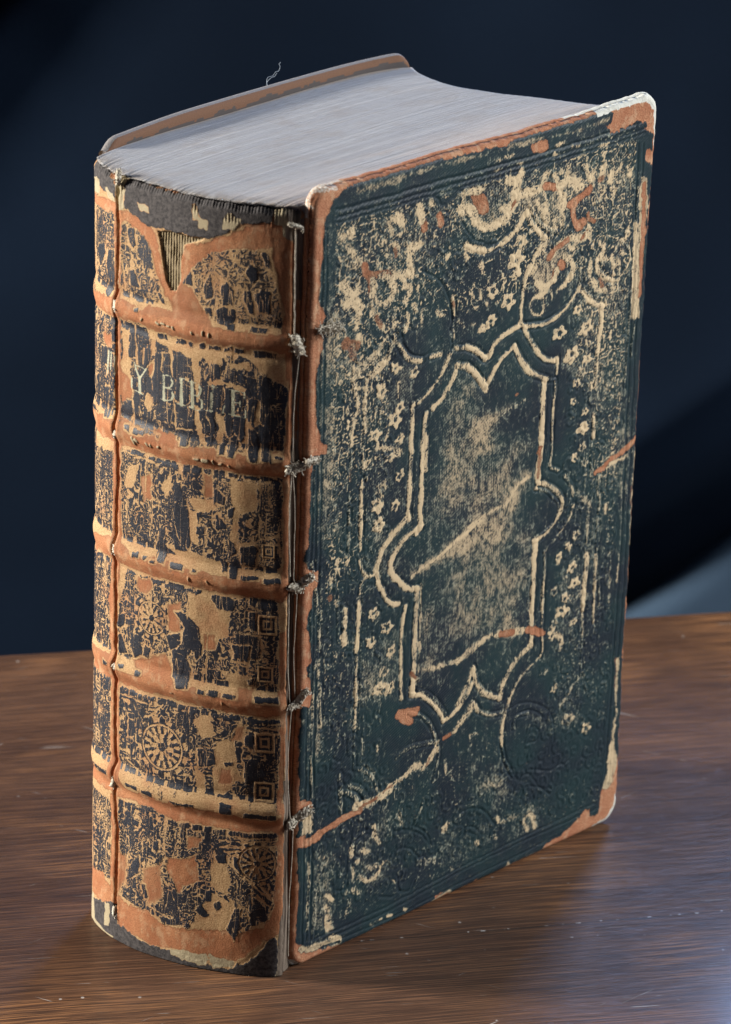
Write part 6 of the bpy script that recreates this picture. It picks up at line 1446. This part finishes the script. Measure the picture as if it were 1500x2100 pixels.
# ------------------------------------------------------------------ back board
def back_board():
    M = NT('back_board_leather'); co = M.attr('surf', 'Vector'); wr = M.sep(M.attr('wear', 'Color')); fz = M.noise(co, 1.8, 3, .7)
    c = M.mix(M.ramp(M.math('ADD', wr[0], M.math('MULTIPLY', M.math('SUBTRACT', fz, .5), .5)), .4, .6), (.055, .045, .042), M.mix(fz, (.07, .032, .018), (.20, .095, .045)))
    c = M.mix(M.ramp(M.math('ADD', wr[1], M.math('MULTIPLY', M.math('SUBTRACT', fz, .5), .4)), .4, .6), c, M.mix(fz, (.10, .085, .08), (.28, .265, .26))); M.l(c, M.b.inputs['Base Color'])  # paler grey mask paints a highlight along the rounded top
    M.b.inputs['Roughness'].default_value = .85; M.bump(fz, .6, .0003)
    xs = np.linspace(0, 1, 260); path = resample(catmull([(-7.0, 71.4), (0, 73.0), (21, 75.2), (55, 77.6), (88, 79.0), (106, 78.6), (117.0, 77.2)], 10), 260)
    # section through the board, inner face first: (offset across, distance below the top)
    sec = [(-.4, 226), (-.5, 30), (-.5, 8), (-.5, 6.5), (-.5, 5.4), (-.5, 4.5), (-.5, 3.7), (-.5, 3.0), (-.5, 2.4), (-.45, 1.8), (-.35, 1.3), (-.1, .75), (.3, .3), (.8, .05), (1.4, -.05), (2.0, .1), (2.5, .5), (2.8, 1.1), (2.9, 2), (2.9, 30), (2.8, 226)]
    tl = resample(path, 260); tg = np.gradient(tl, axis=0); tg /= np.linalg.norm(tg, axis=1, keepdims=True); nm = np.stack([-tg[:, 1], tg[:, 0]], 1)
    ztop = 229.4-2.6*(1-sstep(0, .055, xs))**1.6-.9*(1-sstep(0, .3, xs)); ztop = ztop-2.8*np.clip((xs-.965)/.035, 0, 1)**2.2
    V = []; W = []; S = []; rag = 2.5+1.5*fbm(xs*26, xs*0, 88, 3)-1.6*(1-sstep(0, .25, xs))*0
    for i in range(260):
        for j, (o_, dn) in enumerate(sec):
            zz = max(.3, ztop[i]-dn); g = 1-zz/229; p = tl[i]+nm[i]*o_; V.append((p[0], p[1]-6.5*g, zz))
            inner = j <= 9; W.append((1.0 if (dn < rag[i] and j < 13) else 0, 1.0 if 13 <= j <= 16 else (.42 if j in (12, 17) else 0), 0, 1)); S.append((tl[i][0], dn*2 if j < 14 else 10+o_, 0))
    nc = len(sec); q = gridq(260, nc); bot = np.array([[i*nc, (i+1)*nc, (i+1)*nc+nc-1, i*nc+nc-1] for i in range(259)])[:, ::-1]
    mkmesh('back_board', np.array(V)*MM, np.vstack([q, bot]), M.m, book, {'wear': np.array(W), 'surf': np.array(S)}, [list(range(nc)), [259*nc+k for k in range(nc)][::-1]], label='far board with torn brown leather inside its top edge, with a highlight painted on in grey')
back_board()
# ------------------------------------------------------------------ cords and threads
def tubes(name, paths, radii, mat, parent=book, sides=6, label=None):
    V = []; Q = []; off = 0
    for P, r in zip(paths, radii):
        P = np.asarray(P, float); n = len(P); T = np.gradient(P, axis=0); T /= np.linalg.norm(T, axis=1, keepdims=True)+1e-9
        ref = np.array([0, 0, 1.]) if abs(T[0][2]) < .8 else np.array([1., 0, 0]); a = np.cross(T, ref); a /= np.linalg.norm(a, axis=1, keepdims=True)+1e-9; b = np.cross(T, a)
        rr = np.broadcast_to(np.asarray(r, float), (n,)) if np.ndim(r) else np.full(n, r); th = np.arange(sides)*2*np.pi/sides
        R = P[:, None]+rr[:, None, None]*(np.cos(th)[None, :, None]*a[:, None]+np.sin(th)[None, :, None]*b[:, None]); V.append(R.reshape(-1, 3)); Q.append(gridq(n, sides, off, wrap=True)); off += n*sides
    return mkmesh(name, np.vstack(V)*MM, np.vstack(Q), mat, parent, label=label)
def on_spine(s, z, lift):
    p, n = spine_xy(np.array([s]), np.array([z])); return np.array([p[0, 0]+n[0, 0]*lift, p[0, 1]+n[0, 1]*lift, z])
def on_cover(u, v, lift):
    x, y, z = cover_xz(np.array(float(u)), np.array(float(v))); return np.array([x, y-lift, z])
KNOTS = [(on_spine(6.00,190.00,0.60),on_spine(4.40,185.50,0.80),1.5,90,3.2),
(on_cover(3.05,191.64,0.50),on_cover(9.46,191.21,0.90),1.1,110,3.4),
(on_spine(7.20,153.00,0.60),on_spine(1.60,153.00,0.80),1.6,110,2.8),
(on_cover(-0.38,155.17,0.60),on_cover(2.91,155.28,1.00),1.2,50,2.0),
(on_spine(6.40,119.00,0.60),on_spine(2.80,117.50,0.80),1.5,60,2.2),
(on_spine(2.80,119.00,0.80),on_cover(2.07,121.50,1.00),1.5,60,2.0),
(on_spine(6.00,83.00,0.60),on_spine(3.60,83.50,0.80),1.1,50,2.0),
(on_spine(3.60,83.50,0.80),on_cover(1.17,87.74,1.20),1.2,50,1.8),
(on_spine(5.60,46.50,0.60),on_spine(3.60,48.00,0.80),1.4,60,1.8),
(on_spine(3.20,48.00,0.80),on_cover(3.76,50.38,1.20),1.5,60,2.0),
(on_spine(7.60,221.00,0.60),on_spine(4.40,220.00,0.80),0.7,26,1.6),
(on_spine(62.80,190.00,0.10),on_spine(62.40,187.50,0.10),1.1,26,1.2),
(on_spine(62.00,153.50,0.10),on_spine(62.00,151.50,0.10),0.9,26,1.2),
(on_spine(61.20,120.00,0.10),on_spine(61.20,118.00,0.10),0.9,26,1.2),
(on_spine(61.20,84.00,0.10),on_spine(59.60,84.50,0.10),1.2,26,1.2),
(on_spine(59.60,50.00,0.10),on_spine(60.40,47.50,0.10),0.9,26,1.2),
(on_spine(58.40,10.00,0.10),on_spine(58.40,7.50,0.10),0.8,20,1.2),
(on_spine(62.40,226.50,0.60),on_spine(62.40,223.00,0.80),0.9,30,1.6)]
THREADS = [([on_spine(6.00,220.50,0.5),on_spine(6.00,213.00,0.5),on_spine(6.00,205.00,0.5),on_spine(6.00,197.00,0.5),on_spine(6.00,190.00,0.5)],0.28),
([on_spine(4.40,186.00,0.5),on_spine(5.60,175.00,0.5),on_spine(6.00,165.50,0.5),on_spine(6.00,155.00,0.5)],0.24),
([on_spine(6.40,151.50,0.5),on_spine(6.80,143.50,0.5),on_spine(6.80,133.50,0.5),on_spine(6.40,122.00,0.5)],0.26),
([on_spine(6.00,151.50,0.5),on_spine(5.20,140.50,0.5),on_spine(5.20,130.50,0.5),on_spine(5.20,120.50,0.5)],0.2),
([on_spine(6.80,117.00,0.5),on_spine(6.80,106.50,0.5),on_spine(6.80,95.00,0.5),on_spine(6.00,84.50,0.5)],0.24),
([on_spine(4.00,117.50,0.5),on_spine(4.40,107.50,0.5),on_spine(4.80,97.50,0.5),on_spine(4.00,85.50,0.5)],0.2),
([on_spine(5.60,81.50,0.5),on_spine(6.40,70.00,0.5),on_spine(6.40,61.00,0.5),on_spine(5.20,48.50,0.5)],0.22),
([on_spine(4.00,45.00,0.5),on_spine(4.40,33.00,0.5),on_spine(5.20,22.50,0.5),on_spine(5.20,5.50,0.5)],0.24)]
def frayed_cord(A, B, rad, nf, splay, seed):
    r = np.random.default_rng(seed); paths = []; rr = []
    A = np.array(A); B = np.array(B); ax = B-A; L = np.linalg.norm(ax); outw = np.array([-.62, -.72, .1])
    for k in range(5):                                                  # plies of the cord itself
        t = np.linspace(-.15, 1.1, 16); ph = k*1.2566; e1 = np.cross(ax/(L+1e-6), outw); e1 /= np.linalg.norm(e1)+1e-6
        Pk = A+ax*t[:, None]+rad*.55*(np.cos(t*7+ph)[:, None]*e1+np.sin(t*7+ph)[:, None]*outw)+r.normal(0, rad*.10, (16, 3)); paths.append(Pk); rr.append(rad*.46*(1-.75*np.abs(t-.45)**2*2.2).clip(.25))
    for k in range(int(nf*1.0)):                                                 # loose fibres
        st = A+ax*r.uniform(-.05, 1.1)+r.normal(0, rad*.35, 3); d = outw*r.uniform(.1, .9)+r.normal(0, .75, 3); n = 9; P = [st]
        for i in range(n-1): d = d*.8+r.normal(0, .35, 3); P.append(P[-1]+d/(np.linalg.norm(d)+1e-6)*splay*r.uniform(.05, .13))
        paths.append(np.array(P)); rr.append(r.uniform(.07, .16))
    tubes('frayed_cord', paths, rr, CORD, sides=5)
for i, (A, B, rad, nf, sp) in enumerate(KNOTS): frayed_cord(A, B, rad, nf, sp, 100+i)
THR = simple('pale_thread', (.26, .21, .15), (.50, .44, .35), 700)
for pts, rad in THREADS:
    P = catmull(pts, 10); n = len(P); P = P+np.stack([.12*vnoise(np.arange(n)*.35, np.zeros(n)+k*7.3, 91+k) for k in range(3)], 1); tubes('sewing_thread', [P], [rad*.68], THR)
HAIR = simple('loose_hair', (.16, .19, .23), (.28, .32, .36), 700)
for P in ([(61.5, 79.8, 228.6), (62, 80.5, 230.4), (62.6, 80.6, 231.4), (64.4, 80.6, 231.5), (65.6, 80.6, 232.4), (66.8, 80.6, 232.5), (67.3, 80.6, 233.7), (66.9, 80.6, 234.4), (67.5, 80.6, 234.9)], [(62, 79.8, 228.6), (62.1, 80.5, 230), (63.8, 80.6, 231.0), (65.2, 80.6, 231.2), (66.1, 80.6, 232.0)]):
    tubes('loose_thread', [catmull(P, 10)], [.075], HAIR)
